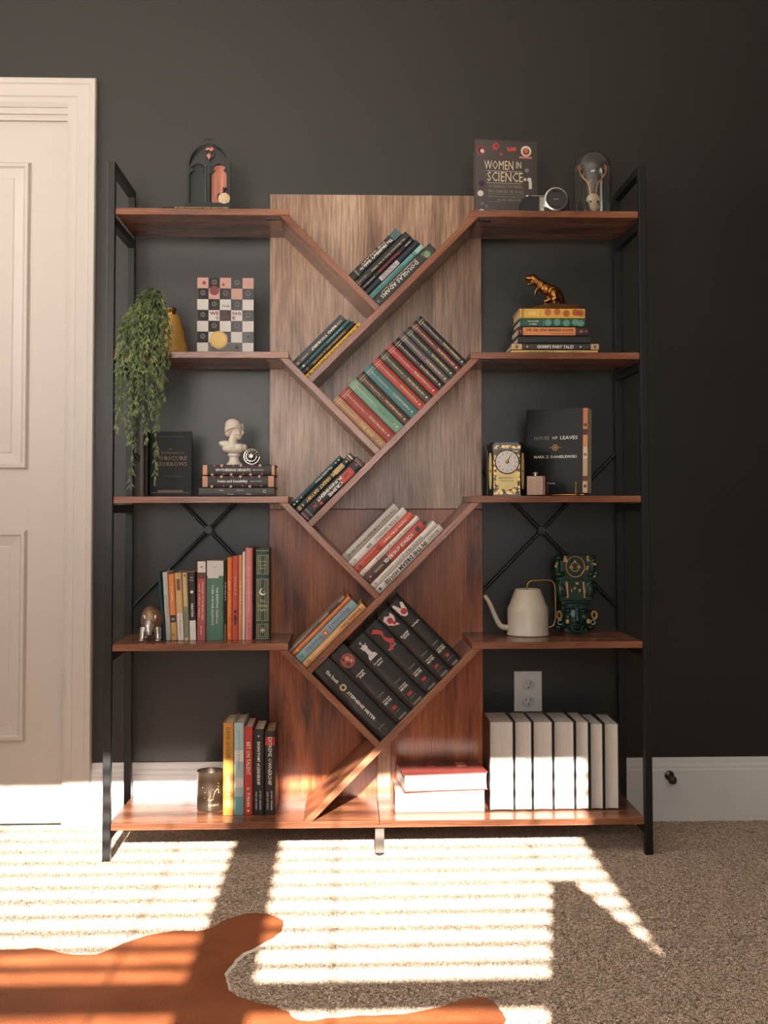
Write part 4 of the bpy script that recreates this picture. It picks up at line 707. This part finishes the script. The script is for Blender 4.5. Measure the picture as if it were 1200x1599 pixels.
# --- glass dome with a gilded antler skull
p = at(926.5, 328, .068)
gd = thing('glass_cloche', 'clear glass dome covering a small antlered skull', 'glass dome', (p.x, .068, TOP[0]+.0005))
m, n, l, b = nt('clear_glass'); b.inputs['Base Color'].default_value = (.97, .98, .97, 1); b.inputs['Transmission Weight'].default_value = 1; b.inputs['IOR'].default_value = 1.45
no = node(n, 'ShaderNodeTexNoise', Scale=6.); mr = node(n, 'ShaderNodeMapRange'); l.new(no.outputs['Fac'], mr.inputs['Value']); mr.inputs['To Min'].default_value = .0; mr.inputs['To Max'].default_value = .02; l.new(mr.outputs[0], b.inputs['Roughness']); GLASS = m
R, H = .0490, at(926, 236, .068).z-TOP[0]; n_ = 12
po = [(R, .004), (R, H-R)] + [(R*math.cos(math.pi/2*i/n_), H-R+R*math.sin(math.pi/2*i/n_)) for i in range(1, n_)] + [(.0004, H)]
pi_ = [(max(.0003, r-.0022*min(1, r/R*1.2)), z-(.0022 if z > H-R else 0)) for r, z in po]
MB().lathe(po+pi_[::-1], 40, None, False).build('glass_dome', GLASS, gd, 'all')
MB().lathe([(.0515, 0), (.0515, .003), (.05, .004)], 40).build('base', M((40, 30, 26), .4), gd, True)
SKS = 1.12; sk = thing('antler_skull', 'little cream deer skull with gilt antlers inside the glass dome', 'skull', (p.x+.001, .068, TOP[0]+.0046))
BONE = M((214, 190, 158), .6, 0, .15, 90., .2)
o = MB().ball((.0, 0, .040), (.0165, .013, .0135), 16).ball((.0, -.004, .026), (.011, .011, .018), 16).ball((.001, -.006, .012), (.0075, .008, .016), 16).ball((.009, -.003, .020), (.006, .007, .012), 12).ball((-.013, -.003, .037), (.005, .006, .006), 10).ball((.013, -.003, .037), (.005, .006, .006), 10).build('skull', BONE, sk, True)
sculpt(o, .0012, 3)
for s_ in (-1, 1):
    g = MB().tube(catmull([(s_*.006, 0, .046), (s_*.008, 0, .064), (s_*.0125, 0, .080), (s_*.025, .002, .094), (s_*.032, .003, .108), (s_*.033, .003, .124)], 4), [.0022]*9+[.002]*6+[.0015]*6, 8)
    g.tube([(s_*.0115, 0, .077), (s_*.006, -.001, .087)], [.0017, .0008], 8).tube([(s_*.024, .002, .093), (s_*.023, -.002, .102)], [.0016, .0007], 8).tube([(s_*.032, .003, .110), (s_*.025, 0, .119)], [.0015, .0006], 8).tube([(s_*.0325, .003, .116), (s_*.028, .003, .127)], [.0014, .0006], 8).tube([(s_*.0325, .003, .112), (s_*.040, .003, .122)], [.0014, .0006], 8)
    g.build('antler', M((196, 140, 84), .35, .7), sk, True)
for s_ in (-1, 1): MB().ball((s_*.0085, -.0105, .031), (.0028, .002, .0028), 10).build('eye_socket', M((48, 38, 30), .8), sk, True)
for ch in sk.children: ch.data.transform(Matrix.Diagonal((SKS, SKS, SKS, 1)))

# --- trailing plant in a pot
p = at(232, 548, .065); pz = TOP[1]+.0005
pl = thing('trailing_plant', 'green trailing plant spilling over the second left shelf', 'plant', (p.x, .062, pz))
POT = M((52, 48, 44), .5)
MB().lathe([(.022, 0), (.030, .058), (.031, .06), (.031, .066), (.028, .066), (.027, .056)], 28).build('pot', POT, pl, True)
MB().lathe([(.0268, .050), (.0268, .056)], 24).build('soil', M((44, 34, 26), .9, 0, .3, 200., .5), pl)
m, n, l, b = nt('leaf_green'); oi = n.new('ShaderNodeTexCoord'); no = node(n, 'ShaderNodeTexNoise', Scale=38., Detail=2.); l.new(oi.outputs['Object'], no.inputs['Vector'])
rp = n.new('ShaderNodeValToRGB'); rp.color_ramp.elements[0].position = .3; rp.color_ramp.elements[0].color = lin((46, 64, 36)); rp.color_ramp.elements[1].position = .72; rp.color_ramp.elements[1].color = lin((128, 136, 82)); q = rp.color_ramp.elements.new(.5); q.color = lin((84, 98, 56)); l.new(no.outputs['Fac'], rp.inputs['Fac']); l.new(rp.outputs[0], b.inputs['Base Color']); b.inputs['Roughness'].default_value = .5
LEAF = m; STEM = M((88, 92, 52), .6)
rnd_ = random.Random(5)
ends = [(184, 672, -.012), (190, 652, -.01), (199, 690, -.016), (205, 758, -.02), (211, 700, -.004), (214, 640, -.02), (222, 664, -.014), (230, 688, -.012), (238, 650, -.02), (242, 752, -.012), (247, 660, -.004), (256, 622, -.01), (252, 600, -.018), (262, 572, -.008), (186, 610, -.018), (194, 600, -.022), (203, 620, -.024), (219, 610, -.026), (228, 596, -.026), (235, 612, -.022), (244, 590, -.022), (184, 580, -.006), (207, 585, -.03), (224, 570, -.03), (212, 560, -.03), (240, 560, -.03), (198, 560, -.026), (256, 560, -.022), (190, 560, -.02), (229, 545, -.034), (205, 540, -.034), (248, 535, -.03), (216, 530, -.036), (263, 520, -.01), (187, 635, -.002)]
lf = [(0, 0, 0), (.0026, 0, .0055), (0, .0008, .015), (-.0026, 0, .0055), (0, .0010, .006)]
def leaf(g, pos, dr, up, sc_):
    dr = dr.normalized(); sd_ = dr.cross(up).normalized(); nn = sd_.cross(dr)
    g.add([pos + sd_*a*sc_ + nn*b_*sc_ + dr*c_*sc_ for a, b_, c_ in lf], [(0, 1, 4), (1, 2, 4), (2, 3, 4), (3, 0, 4)])
o0 = Vector((p.x, .062, pz))
for k, (ex, ey, eY) in enumerate(ends):
    e = at(ex, ey, eY); crown = o0 + Vector((rnd_.uniform(-.016, .016), rnd_.uniform(-.016, .016), .055))
    topz = at(ex, 450+max(0, abs(ex-238)-14)*.85+rnd_.uniform(0, 16), .03).z
    hi = Vector((crown.x*.45+e.x*.55, .03+rnd_.uniform(-.015, .015), max(topz, crown.z+.025)))
    sh = Vector((e.x*.9+crown.x*.1, min(eY+.012, .0), max(hi.z-.05, TOP[1]+.02)))
    mid = Vector((e.x+rnd_.uniform(-.004, .004), eY, max(e.z+.01, min(sh.z-.05, (sh.z+e.z)/2))))
    path = [v_-o0 for v_ in catmull([crown, hi, sh, mid, e], 12)]
    vn = MB().tube(path, .0009, 5).build('vine', STEM, pl, True)
    g = MB(); acc = 0; cnt = 0
    for i in range(6, len(path)-1):
        seg = path[i+1]-path[i]; L = seg.length; tdir = seg.normalized(); acc += L
        while acc > .0062:
            acc -= .0062; cnt += 1
            a = rnd_.uniform(0, 6.28); side = Vector((math.cos(a)*1.0, -abs(math.sin(a))*.8+.1, 0))
            d_ = (tdir*.75 + side*.75 + Vector((0, 0, -.15))); leaf(g, path[i] + seg*rnd_.random(), d_, Vector((0, -1, .25)), rnd_.uniform(1., 1.4))
    for _ in range(4): leaf(g, path[-1], path[-1]-path[-3] + Vector((rnd_.uniform(-.006, .006), rnd_.uniform(-.004, .002), 0)), Vector((0, -1, .2)), .9)
    lo = g.build('leaves', LEAF, vn); lo['kind'] = 'stuff'

# --- ochre flask-shaped vase
p = at(267, 548, .18)
vs_ = thing('vase', 'ochre yellow conical vase with a brass neck behind the trailing plant', 'vase', (p.x, .18, TOP[1]+.0005))
VS = (at(267, 481, .18).z-TOP[1])/.113; VM = Matrix.Diagonal((1, 1, VS, 1))
MB().lathe([(.050, 0), (.053, .002), (.0525, .006), (.025, .093), (.022, .0965), (.010, .097)], 40, VM).build('body', M((206, 158, 78), .42, 0, .05, 20.), vs_, True)
MB().lathe([(.0115, .096), (.0115, .104), (.014, .107), (.0145, .111), (.011, .113), (.009, .104)], 28, VM).build('neck', BRASS, vs_, True)

# --- white bust and beaded ball
p = at(366, 724, .09)
bu = thing('bust', 'white classical female bust standing on the lying books', 'bust', (p.x, .09, STACK_L))
MAR = M((224, 212, 196), .45, 0, .05, 40.)
MB().lathe([(.0215, 0), (.0215, .003), (.018, .006), (.0145, .010), (.013, .018), (.0135, .022), (.0165, .024), (.017, .029), (.015, .031)], 28).build('pedestal', MAR, bu, True)
g = MB().ball((-.003, 0, .043), (.030, .017, .012), 18).ball((.012, -.002, .045), (.018, .016, .013), 16).ball((.026, 0, .046), (.0095, .012, .010), 14)
g.tube(catmull([(-.0405, 0, .0595), (-.028, 0, .056), (-.012, 0, .051), (0, 0, .048)], 4), [.003, .005, .007, .0085, .010, .011, .012, .013, .013, .013, .013, .013, .013], 12)
g.tube(catmull([(-.004, 0, .046), (-.005, 0, .058), (-.003, 0, .070), (.002, 0, .086)], 4), [.019, .017, .015, .0138, .013, .0123, .0118, .0115, .0112, .0112, .0115, .012, .013], 16)
g.ball((.0055, 0, .0935), (.0155, .0145, .0185), 20).ball((.0095, 0, .0775), (.0095, .0090, .0095), 16).ball((.0125, 0, .0725), (.0055, .006, .0048), 12).ball((.0155, 0, .0985), (.0055, .0095, .009), 14)
g.tube([(.0195, 0, .098), (.0240, 0, .0845), (.019, 0, .0825)], [.0026, .0032, .0030], 8).ball((.0175, 0, .0785), (.0036, .005, .0016), 10).ball((.0168, 0, .0755), (.0036, .005, .0016), 10)
for s_ in (-1, 1): g.ball((.0165, s_*.0070, .0915), (.0035, .0035, .0020), 10).ball((.0120, s_*.0085, .0845), (.006, .005, .006), 12)
o = g.build('figure', MAR, bu, True); sculpt(o, .0010, 2)
g = MB().ball((-.004, 0, .1065), (.0215, .0185, .0175), 20).ball((-.013, 0, .096), (.0135, .0165, .0145), 18).ball((-.016, 0, .084), (.0095, .0120, .0085), 16).ball((.019, .010, .101), (.006, .005, .011), 12)
for k in range(8):
    a = math.radians(-77+k*22)
    g.tube(catmull([(.0165, math.sin(a)*.0125, .111-abs(math.sin(a))*.014), (.003, math.sin(a)*.0198, .1225-abs(math.sin(a))*.022), (-.014, math.sin(a)*.0185, .113-abs(math.sin(a))*.018), (-.0235, math.sin(a)*.009, .094-abs(math.sin(a))*.006)], 5), .0027, 8)
o = g.build('hair', MAR, bu, True); sculpt(o, .0010, 1)
p = at(393.5, 725, .075); r_ = .0222
bb_ = thing('beaded_ball', 'small openwork silver ball beside the white bust', 'ornament', (p.x, .075, STACK_L))
MB().ball((0, 0, r_), r_*.86, 20).build('core', M((52, 40, 34), .5), bb_, True)
g = MB()
for ring_ in range(1, 9):
    th = math.pi*ring_/9; nb = max(4, int(18*math.sin(th)))
    for k in range(nb):
        a = 2*math.pi*(k+.5*(ring_ % 2))/nb; d_ = Vector((math.sin(th)*math.cos(a), -math.cos(th), math.sin(th)*math.sin(a)))
        g.ball(Vector((0, 0, r_)) + d_*r_*.87, .0026, 8)
g.lathe([(.0055, 0), (.006, .002), (.004, .004)], 16, Matrix.Translation((0, -r_*.9, r_)) @ Matrix.Rotation(math.pi/2, 4, 'X'))
for rr in (.0135, .0205): g.tube([(rr*math.cos(2*math.pi*i/24), -math.sqrt(max(0, r_*r_-rr*rr))*.98, r_+rr*math.sin(2*math.pi*i/24)) for i in range(25)], .0011, 6)
g.build('silver_beads', M((206, 198, 188), .25, .9), bb_, True)

# --- clock tin
p = at(792, 773, .06)
tn = thing('clock_tin', 'black and gold octagonal tin with a round white clock face', 'tin', (p.x, .06, TOP[2]+.0005), Matrix.Rotation(math.radians(-4), 3, 'Z'))
m, n, l, b = nt('gold_and_black_filigree'); tc = n.new('ShaderNodeTexCoord'); vo = node(n, 'ShaderNodeTexVoronoi', Scale=105.); l.new(tc.outputs['Object'], vo.inputs['Vector'])
no = node(n, 'ShaderNodeTexNoise', Scale=160., Detail=3., Distortion=1.5); l.new(tc.outputs['Object'], no.inputs['Vector'])
ad = n.new('ShaderNodeMath'); ad.operation = 'MULTIPLY'; l.new(vo.outputs['Distance'], ad.inputs[0]); l.new(no.outputs['Fac'], ad.inputs[1])
rp = n.new('ShaderNodeValToRGB'); rp.color_ramp.interpolation = 'CONSTANT'; e = rp.color_ramp.elements; e[0].position = 0; e[0].color = lin((214, 182, 110)); e[1].position = .30; e[1].color = lin((24, 22, 18)); q = e.new(.22); q.color = lin((150, 112, 60)); l.new(ad.outputs[0], rp.inputs['Fac']); l.new(rp.outputs[0], b.inputs['Base Color']); b.inputs['Roughness'].default_value = .32; b.inputs['Metallic'].default_value = .25
FIL = m; TBK = M((24, 23, 20), .3)
a_, c_ = .0355, .0495; hT = .138
octg = [(-a_, -.0), (a_, -.0), (c_, .013), (c_, .067), (a_, .08), (-a_, .08), (-c_, .067), (-c_, .013)]
def off(po, d): return [(x*(1+d/.047), (y-.04)*(1+d/.04)+.04) for x, y in po]
MB().prism(octg, .004, hT-.014, 2).build('body', TBK, tn)
MB().prism(off(octg, .002), 0, .004, 2).build('foot_rim', TBK, tn)
MB().prism(off(octg, .0025), hT-.016, hT-.002, 2).prism(off(octg, -.004), hT-.002, hT+.004, 2).build('lid', TBK, tn)
MB().box(-a_-.001, a_+.001, -.0036, -.0024, hT-.013, hT-.004).build('lid_band', FIL, tn)
MB().box(-a_+.0005, a_-.0005, -.0008, 0, .004, hT-.018).build('front_panel', FIL, tn)
CRG = M((216, 190, 122), .4, .1)
MB().prism([(-.028, .030), (-.020, .027), (-.016, .020), (0, .015), (.016, .020), (.020, .027), (.028, .030), (.028, .062), (-.028, .062)], -.0018, -.0008, 1).build('cartouche', CRG, tn)
lettering('JAMES FENTON & Co', .044, .0055, M((62, 40, 22), .5), tn, frame(X_, Z_, -Y_, (0, -.002, .047)))
lettering('PURVEYORS OF TEAS', .036, .003, M((92, 62, 34), .5), tn, frame(X_, Z_, -Y_, (0, -.002, .040)))
CK = Matrix.Translation((.001, -.0008, .090)) @ Matrix.Rotation(math.pi/2, 4, 'X')
MB().lathe([(.0325, 0), (.0325, .003), (.030, .004)], 36, CK).build('clock_rim', M((58, 40, 24), .35, .5), tn, True)
ckf = MB().lathe([(.0298, .003), (.0298, .0045)], 36, CK).build('clock_face', M((216, 206, 196), .4, 0, .03), tn)
g = MB()
for k in range(12):
    a = math.pi*k/6; g.box(-.0008, .0008, -.0001, .0002, .021, .0255, Matrix.Translation((.001, -.0056, .090)) @ Matrix.Rotation(a, 4, 'Y'))
g.build('numerals', M((70, 62, 58), .6), ckf)
MB().box(-.0007, .0007, 0, .0004, 0, .019, Matrix.Translation((.001, -.0062, .090)) @ Matrix.Rotation(math.radians(27), 4, 'Y')).box(-.0009, .0009, 0, .0004, 0, .009, Matrix.Translation((.001, -.0062, .090)) @ Matrix.Rotation(math.radians(22), 4, 'Y')).build('clock_hands', M((40, 36, 34), .5), ckf)
MB().lathe([(.005, .004), (.0045, .007), (.002, .008)], 16, CK).build('clock_hub', GOLD, ckf, True)
for s_ in (-1, 1):
    fr = frame(Vector((s_*.013, .013*s_*s_, 0)).normalized() if s_ > 0 else Vector((.013, -.013, 0)).normalized(), Z_, (Vector((1, -1, 0)) if s_ > 0 else Vector((-1, -1, 0))).normalized(), (s_*(a_+c_)/2, .0065, .066))
    P_ = [(-.0045, -.034), (-.0025, -.048), (.0025, -.048), (.0045, -.034), (.0055, 0), (.0045, .034), (.0025, .048), (-.0025, .048), (-.0045, .034), (-.0055, 0)]
    MB().prism(P_, .0002, .001, 2, fr).build('side_ornament', CRG, tn); MB().lathe([(.0035, .001), (.0035, .0016)], 14, fr).build('side_rosette', M((176, 74, 56), .4), tn)
# --- small copper flask
p = at(837, 773, .045)
fk = thing('hip_flask', 'small square copper flask with a paper label beside the clock tin', 'flask', (p.x+.002, .045, TOP[2]+.0005), Matrix.Rotation(math.radians(-10), 3, 'Z'))
bevel(MB().box(-.026, .026, 0, .024, 0, .053).build('body', M((84, 54, 44), .35, .6), fk), .003)
MB().box(-.024, .0165, -.0008, 0, .003, .0515).build('label', M((196, 164, 142), .6, 0, .12, 300.), fk)
g = MB()
for k in range(12): g.box(-.022, -.006+.004*math.sin(k*2.1), -.0012, -.0008, .006+k*.0036, .0068+k*.0036).box(-.002, .014+.002*math.sin(k*1.7), -.0012, -.0008, .006+k*.0036, .0068+k*.0036)
g.build('printed_lines', M((150, 112, 96), .6), fk)
MB().lathe([(.0055, .053), (.0055, .0575), (.0085, .0585), (.0095, .062), (.004, .064)], 18, Matrix.Translation((-.002, .012, 0))).build('cap', SIL, fk, True)

# --- brass dinosaur on the book stack
p = at(868, 479, .065)
dn = thing('dinosaur_figurine', 'brass tyrannosaur figurine on a wedge base atop the lying books', 'figurine', (p.x, .068, STACK_R), Matrix.Rotation(math.radians(-8), 3, 'Z'))
BZ = M((150, 100, 52), .3, 1., .25, 70., .15)
MB().prism([(-.060, .008), (-.018, -.040), (.062, -.016), (.026, .034)], 0, .015, 2).build('base', M((140, 96, 58), .38, .9, .15), dn)
def q(x, z, y=0): return (x*S, y, z*S)
g = MB(); ry = lambda d: Euler((0, math.radians(d), 0)).to_matrix()
g.ball(q(-4, 32), (.0185, .0145, .0165), 18, ry(30)).ball(q(-14, 36), (.0185, .0140, .0165), 18, ry(30)).ball(q(-22, 41), (.0155, .0120, .0140), 18, ry(35))
g.tube(catmull([q(-20, 42), q(-27, 46), q(-31, 50), q(-34, 53)], 4), [.0135, .013, .0125, .012, .0115, .011, .0105, .010, .010, .0095, .0095, .0095, .0095], 14)
g.ball(q(-35, 53.5), (.0125, .0095, .0105), 14).ball(q(-42, 54), (.0100, .0075, .0070), 14, ry(6)).ball(q(-40.5, 44), (.0090, .0060, .0036), 12, ry(-18)).ball(q(-34.5, 48), (.0085, .008, .0085), 12)
g.tube(catmull([q(0, 31), q(6, 25, .004), q(10, 18, .008), q(14, 12, .014), q(20, 10, .022)], 5), [.0145-.0006*i for i in range(21)], 12)
for yy, dx in ((-.013, 0), (.013, -13)):
    g.ball(q(-2+dx*.5, 26, yy), (.0105, .0085, .0150), 14, ry(-8))
    g.tube([q(1+dx*.6, 21, yy), q(-4+dx, 17, yy), q(-1+dx, 12.5, yy), q(-3+dx, 10.5, yy)], [.0085, .0066, .0052, .0052], 10).ball(q(-6+dx, 10.2, yy), (.0095, .0065, .0032), 12)
    g.tube([q(-26, 38, yy*.8), q(-31, 32, yy*.9), q(-32, 26, yy*.8)], [.0045, .0032, .0022], 8)
o = g.build('body', BZ, dn, True); sculpt(o, .0012, 1)
# --- white watering can
p = at(824.5, 994, .085)
yW = on(824, 995, TOP[3]).y + .055
p = at(825, 990, yW)
wc = thing('watering_can', 'cream white watering can with long spout and thin brass handle', 'watering can', (p.x, yW, TOP[3]+.0005))
CRM = M((218, 206, 186), .35, 0, .03, 20.)
sw = 1/575.
MB().lathe([(.0555, 0), (.0575, .0015), (.0575, .005), (.0555, .008), (.0560, .060), (.0555, .074), (.051, .082), (.035, .123), (.034, .125), (.031, .125), (.030, .122)], 48).build('body', CRM, wc, True)
MB().lathe([(.0305, .1205), (.0305, .122)], 32).build('opening', M((70, 62, 52), .6), wc)
MB().tube(catmull([(-.050, 0, .020), (-.062, 0, .020), (-.074, -.001, .024), (-.083, -.001, .036), (-.094, -.002, .060), (-.106, -.003, .088), (-.119, -.003, .108), (-.150, -.004, .117)][:7] , 5), [.0085-.0001*i for i in range(31)], 14).build('spout', CRM, wc, True)
MB().tube(catmull([(-.002, 0, .118), (-.001, 0, .136), (.008, 0, .146), (.030, 0, .148), (.060, 0, .148), (.072, 0, .140), (.076, 0, .120), (.076, 0, .060), (.074, 0, .034), (.066, 0, .022), (.052, 0, .020)], 5), .0026, 10).build('handle', BRASS, wc, True)
# --- green carved mask
p = at(898, 992, .12)
yM = on(898, 992, TOP[3]).y + .06
p = at(898, 985, yM)
mk = thing('carved_mask', 'dark green carved mask figure with gold headdress beside the watering can', 'mask', (p.x, yM, TOP[3]+.0005))
GN = M((30, 60, 48), .32, 0, .18, 60., .1); GG = M((206, 160, 104), .4, .4)
sm = 1/575.
def k_(x, z): return ((x-484)/11.42*sm, (1520-z)/11.42*sm)   # from the mask's own measured drawing
def kb(g, x, z, rx, ry, rz, y=0, rot=None): X, Z = k_(x, z); return g.ball((X, y, Z), (rx/11.42*sm, ry, rz/11.42*sm), 16, rot)
g = MB()
kb(g, 484, 1215, 285, .033, 285); kb(g, 484, 1395, 215, .030, 118); kb(g, 484, 1120, 270, .031, 150); kb(g, 484, 1010, 270, .026, 60, -.004)
X0, Z0 = k_(200, 930); X1, Z1 = k_(790, 560); g.box(X0, X1, -.016, .025, Z0, Z1)
X0, Z0 = k_(230, 1400); X1, Z1 = k_(740, 200); g.box(X0, X1, -.013, .022, Z0, Z1)
X0, Z0 = k_(140, 560); X1, Z1 = k_(860, 110); g.box(X0, X1, -.012, .025, Z0, Z1)
for s_ in (-1, 1):
    kb(g, 484+s_*270, 740, 100, .02, 190, -.002); kb(g, 484+s_*310, 1200, 60, .014, 95, .004); kb(g, 484+s_*300, 1420, 85, .014, 60, .006); kb(g, 484+s_*320, 320, 75, .018, 200); kb(g, 484+s_*290, 450, 110, .016, 60, -.006); kb(g, 484+s_*300, 160, 90, .016, 50, -.006)
    kb(g, 484+s_*125, 1050, 115, .006, 18, -.0275, Euler((0, math.radians(-s_*8), 0)).to_matrix()); kb(g, 484+s_*150, 1230, 70, .012, 80, -.022)
    for j in range(4): X, Z = k_(484+s_*(200+j*38), 740); g.tube([(X-s_*.004, -.019+j*.002, Z-.014), (X+s_*.002, -.021+j*.003, Z), (X+s_*.008, -.017+j*.003, Z+.014)], .0022, 8)
X, Z = k_(490, 1050); X2, Z2 = k_(490, 1290); g.tube([(X, -.029, Z), (X, -.034, (Z+Z2)/2), (X, -.038, Z2)], [.003, .004, .006], 10)
kb(g, 440, 1310, 40, .007, 20, -.031); kb(g, 540, 1310, 40, .007, 20, -.031)
kb(g, 490, 1365, 120, .006, 14, -.029); X, Z = k_(490, 1450); g.tube(catmull([k3 for k3 in [(k_(370, 1390)[0], -.026, k_(0, 1390)[1]), (k_(430, 1455)[0], -.030, k_(0, 1460)[1]), (X, -.031, k_(0, 1480)[1]), (k_(550, 1455)[0], -.030, k_(0, 1460)[1]), (k_(610, 1390)[0], -.026, k_(0, 1390)[1])]], 4), .0026, 8)
g.box(-.032, .032, -.018, .02, 0, .014)
o = g.build('carved_body', GN, mk, True); sculpt(o, .0013, 5)
def gold(name, g): return g.build(name, GG, mk, True)
def circ(cx, cz, rx, rz, y, r): 
    return MB().tube([(k_(cx, cz)[0]+rx/11.42*sm*math.cos(2*math.pi*i/28), y, k_(cx, cz)[1]+rz/11.42*sm*math.sin(2*math.pi*i/28)) for i in range(29)], r, 8)
gold('sun_ring', circ(480, 315, 168, 185, -.0195, .0016)); gold('inner_ring', circ(475, 320, 75, 78, -.020, .0013))
MB().lathe([(.0245, 0), (.023, .005)], 28, Matrix.Translation((k_(480, 315)[0], -.0135, k_(0, 315)[1])) @ Matrix.Rotation(math.pi/2, 4, 'X') @ Matrix.Diagonal((1, 1.1, 1, 1))).build('sun_disc', GN, mk, True)
for nm, po in [('gold_spike', [(445, 235), (500, 235), (472, 185)]), ('gold_dot', [(375, 300), (440, 300), (440, 345), (375, 345)]), ('gold_dot', [(515, 300), (575, 300), (575, 345), (515, 345)]), ('gold_leaf', [(265, 225), (290, 110), (345, 190), (330, 240)]), ('gold_leaf', [(105, 320), (140, 240), (170, 235), (165, 310), (130, 340)]), ('gold_leaf', [(700, 120), (745, 120), (745, 220), (700, 220)]), ('gold_leaf', [(800, 240), (870, 265), (860, 300), (800, 280)]), ('gold_leaf', [(790, 425), (860, 420), (850, 500), (815, 510)]), ('gold_leaf', [(675, 375), (690, 300), (730, 305), (715, 375)]), ('gold_leaf', [(160, 160), (205, 160), (200, 195), (165, 195)]), ('gold_leaf', [(770, 180), (800, 175), (850, 135), (830, 190), (790, 215)])]:
    gold(nm, MB().prism([k_(x, z) for x, z in po], -.0205 if 'leaf' not in nm else -.0165, -.011, 1))
for nm, po in [('gold_bar', [(300, 590), (340, 590), (355, 870), (315, 885), (310, 860), (330, 850)]), ('gold_bar', [(610, 590), (650, 590), (640, 620), (660, 760), (650, 855), (670, 870), (635, 885)]), ('gold_patch', [(480, 600), (540, 600), (530, 640), (490, 635)]), ('gold_patch', [(445, 700), (490, 680), (490, 720), (455, 730)]), ('gold_patch', [(400, 725), (420, 725), (415, 775), (405, 775)]), ('gold_patch', [(540, 720), (580, 720), (570, 770), (545, 770)])]:
    gold(nm, MB().prism([k_(x, z) for x, z in po], -.0195, -.014, 1))
for cx in (185, 830): gold('ear_ring', circ(cx, 1195, 45, 65, -.0125, .0032))
for cx in (205, 805): MB().tube([(k_(cx+44*math.cos(2*math.pi*i/6), 0)[0], -.010, k_(0, 1325+44*math.sin(2*math.pi*i/6))[1]) for i in range(7)], .0012, 6).build('ear_pendant', M((206, 206, 190), .4, .3), mk, True)
for cx in (310, 690): gold('cheek_patch', MB().prism([k_(cx+x, 1295+z) for x, z in [(-30, -35), (30, -40), (28, 35), (-20, 40)]], -.0325, -.020, 1))
for cx in (350, 640): MB().ball((k_(cx, 0)[0], -.0262, k_(0, 1115)[1]), (.010, .003, .0042), 14).build('eye', M((12, 22, 20), .2), mk, True)
MB().ball((k_(490, 0)[0], -.0275, k_(0, 1410)[1]), (.0145, .003, .0045), 14).build('mouth', M((22, 26, 24), .5), mk, True)

# --- metal armadillo beside the upright row
yA = .070; p = at(238.5, 985, yA)
ar = thing('animal_figurine', 'bronze and silver armadillo figurine at the left end of the upright book row', 'figurine', (p.x-.0045, yA, TOP[3]+.0005))
MB().ball((0, .018, .054), (.0285, .040, .039), 26).build('shell', M((158, 130, 102), .36, .85, .6, 300., 1.), ar, True)
SV = M((206, 200, 192), .3, .85, .25, 90., .2)
g = MB().ball((-.001, -.012, .046), (.0130, .016, .017), 16).tube([(-.001, -.016, .048), (-.001, -.026, .038), (0, -.031, .027), (0, -.032, .019)], [.0125, .0105, .0085, .0075], 14)
for s_ in (-1, 1): g.ball((s_*.0130, -.014, .062), (.0045, .004, .0095), 12, Euler((0, math.radians(s_*22), 0)).to_matrix())
o = g.build('head', SV, ar, True); sculpt(o, .0012, 1)
for s_ in (-1, 1):
    o = MB().tube([(s_*.017, -.002, .034), (s_*.0195, -.010, .018), (s_*.0205, -.013, .006)], [.011, .0080, .0070], 12).ball((s_*.021, -.017, .0042), (.0078, .009, .0040), 12).build('leg', SV, ar, True); sculpt(o, .0012, 1)
    o = MB().tube([(s_*.016, .044, .034), (s_*.019, .048, .006)], [.011, .0075], 12).ball((s_*.0195, .045, .0042), (.0078, .009, .0040), 12).build('leg', SV, ar, True); sculpt(o, .0012, 1)
    MB().ball((s_*.0092, -.024, .050), .0018, 8).build('eye', M((30, 26, 24), .3), ar, True)

# --- dark metal candle tumbler
yC = on(329, 1268, TOP[4]).y + .036
p = at(329, 1240, yC)
cn = thing('candle_tumbler', 'dark metallic candle tumbler with a gold constellation on the bottom shelf', 'candle', (p.x, yC, TOP[4]+.0005))
TM = M((96, 84, 73), .36, .85, .1, 40.)
MB().lathe([(.033, 0), (.0355, .001), (.036, .004), (.036, .099), (.0365, .1005), (.0350, .1005), (.034, .098), (.034, .012)], 48, None, False).build('tumbler', TM, cn, True)
MB().lathe([(.0338, .062), (.0338, .066)], 36).build('wax', M((186, 172, 150), .6), cn)
MB().tube([(0, 0, .066), (.001, 0, .078)], .0008, 6).build('wick', M((40, 34, 30), .8), cn)
def onc(a, z): return (math.sin(a)*.0363, -math.cos(a)*.0363, z)
con = [(.0, .034), (-.06, .031), (.02, .028), (.18, .030), (.30, .032), (.33, .040), (.45, .052), (.62, .058), (.72, .056), (.74, .048), (.70, .064), (.72, .072)]
g = MB()
for a, z in con: g.ball(onc(a, z), .0013, 8)
for a, z in [(-.5, .062), (-.3, .05), (.3, .057), (-.32, .036)]: g.ball(onc(a, z), .0009, 8)
g.tube([onc(a, z) for a, z in con[:10]], .0005, 6).build('constellation', M((222, 190, 130), .4, .4), cn)
for k, ch in enumerate('SCORPIO'):
    a = .0+k*.115; d_ = Vector((math.cos(a), math.sin(a), 0)); nn = Vector((math.sin(a), -math.cos(a), 0)); pp = onc(a, .0165)
    lettering(ch, .0026 if ch != 'I' else .0008, .0055, M((216, 190, 140), .4, .3), cn, frame(d_, Z_, nn, Vector(pp)+nn*.0003))
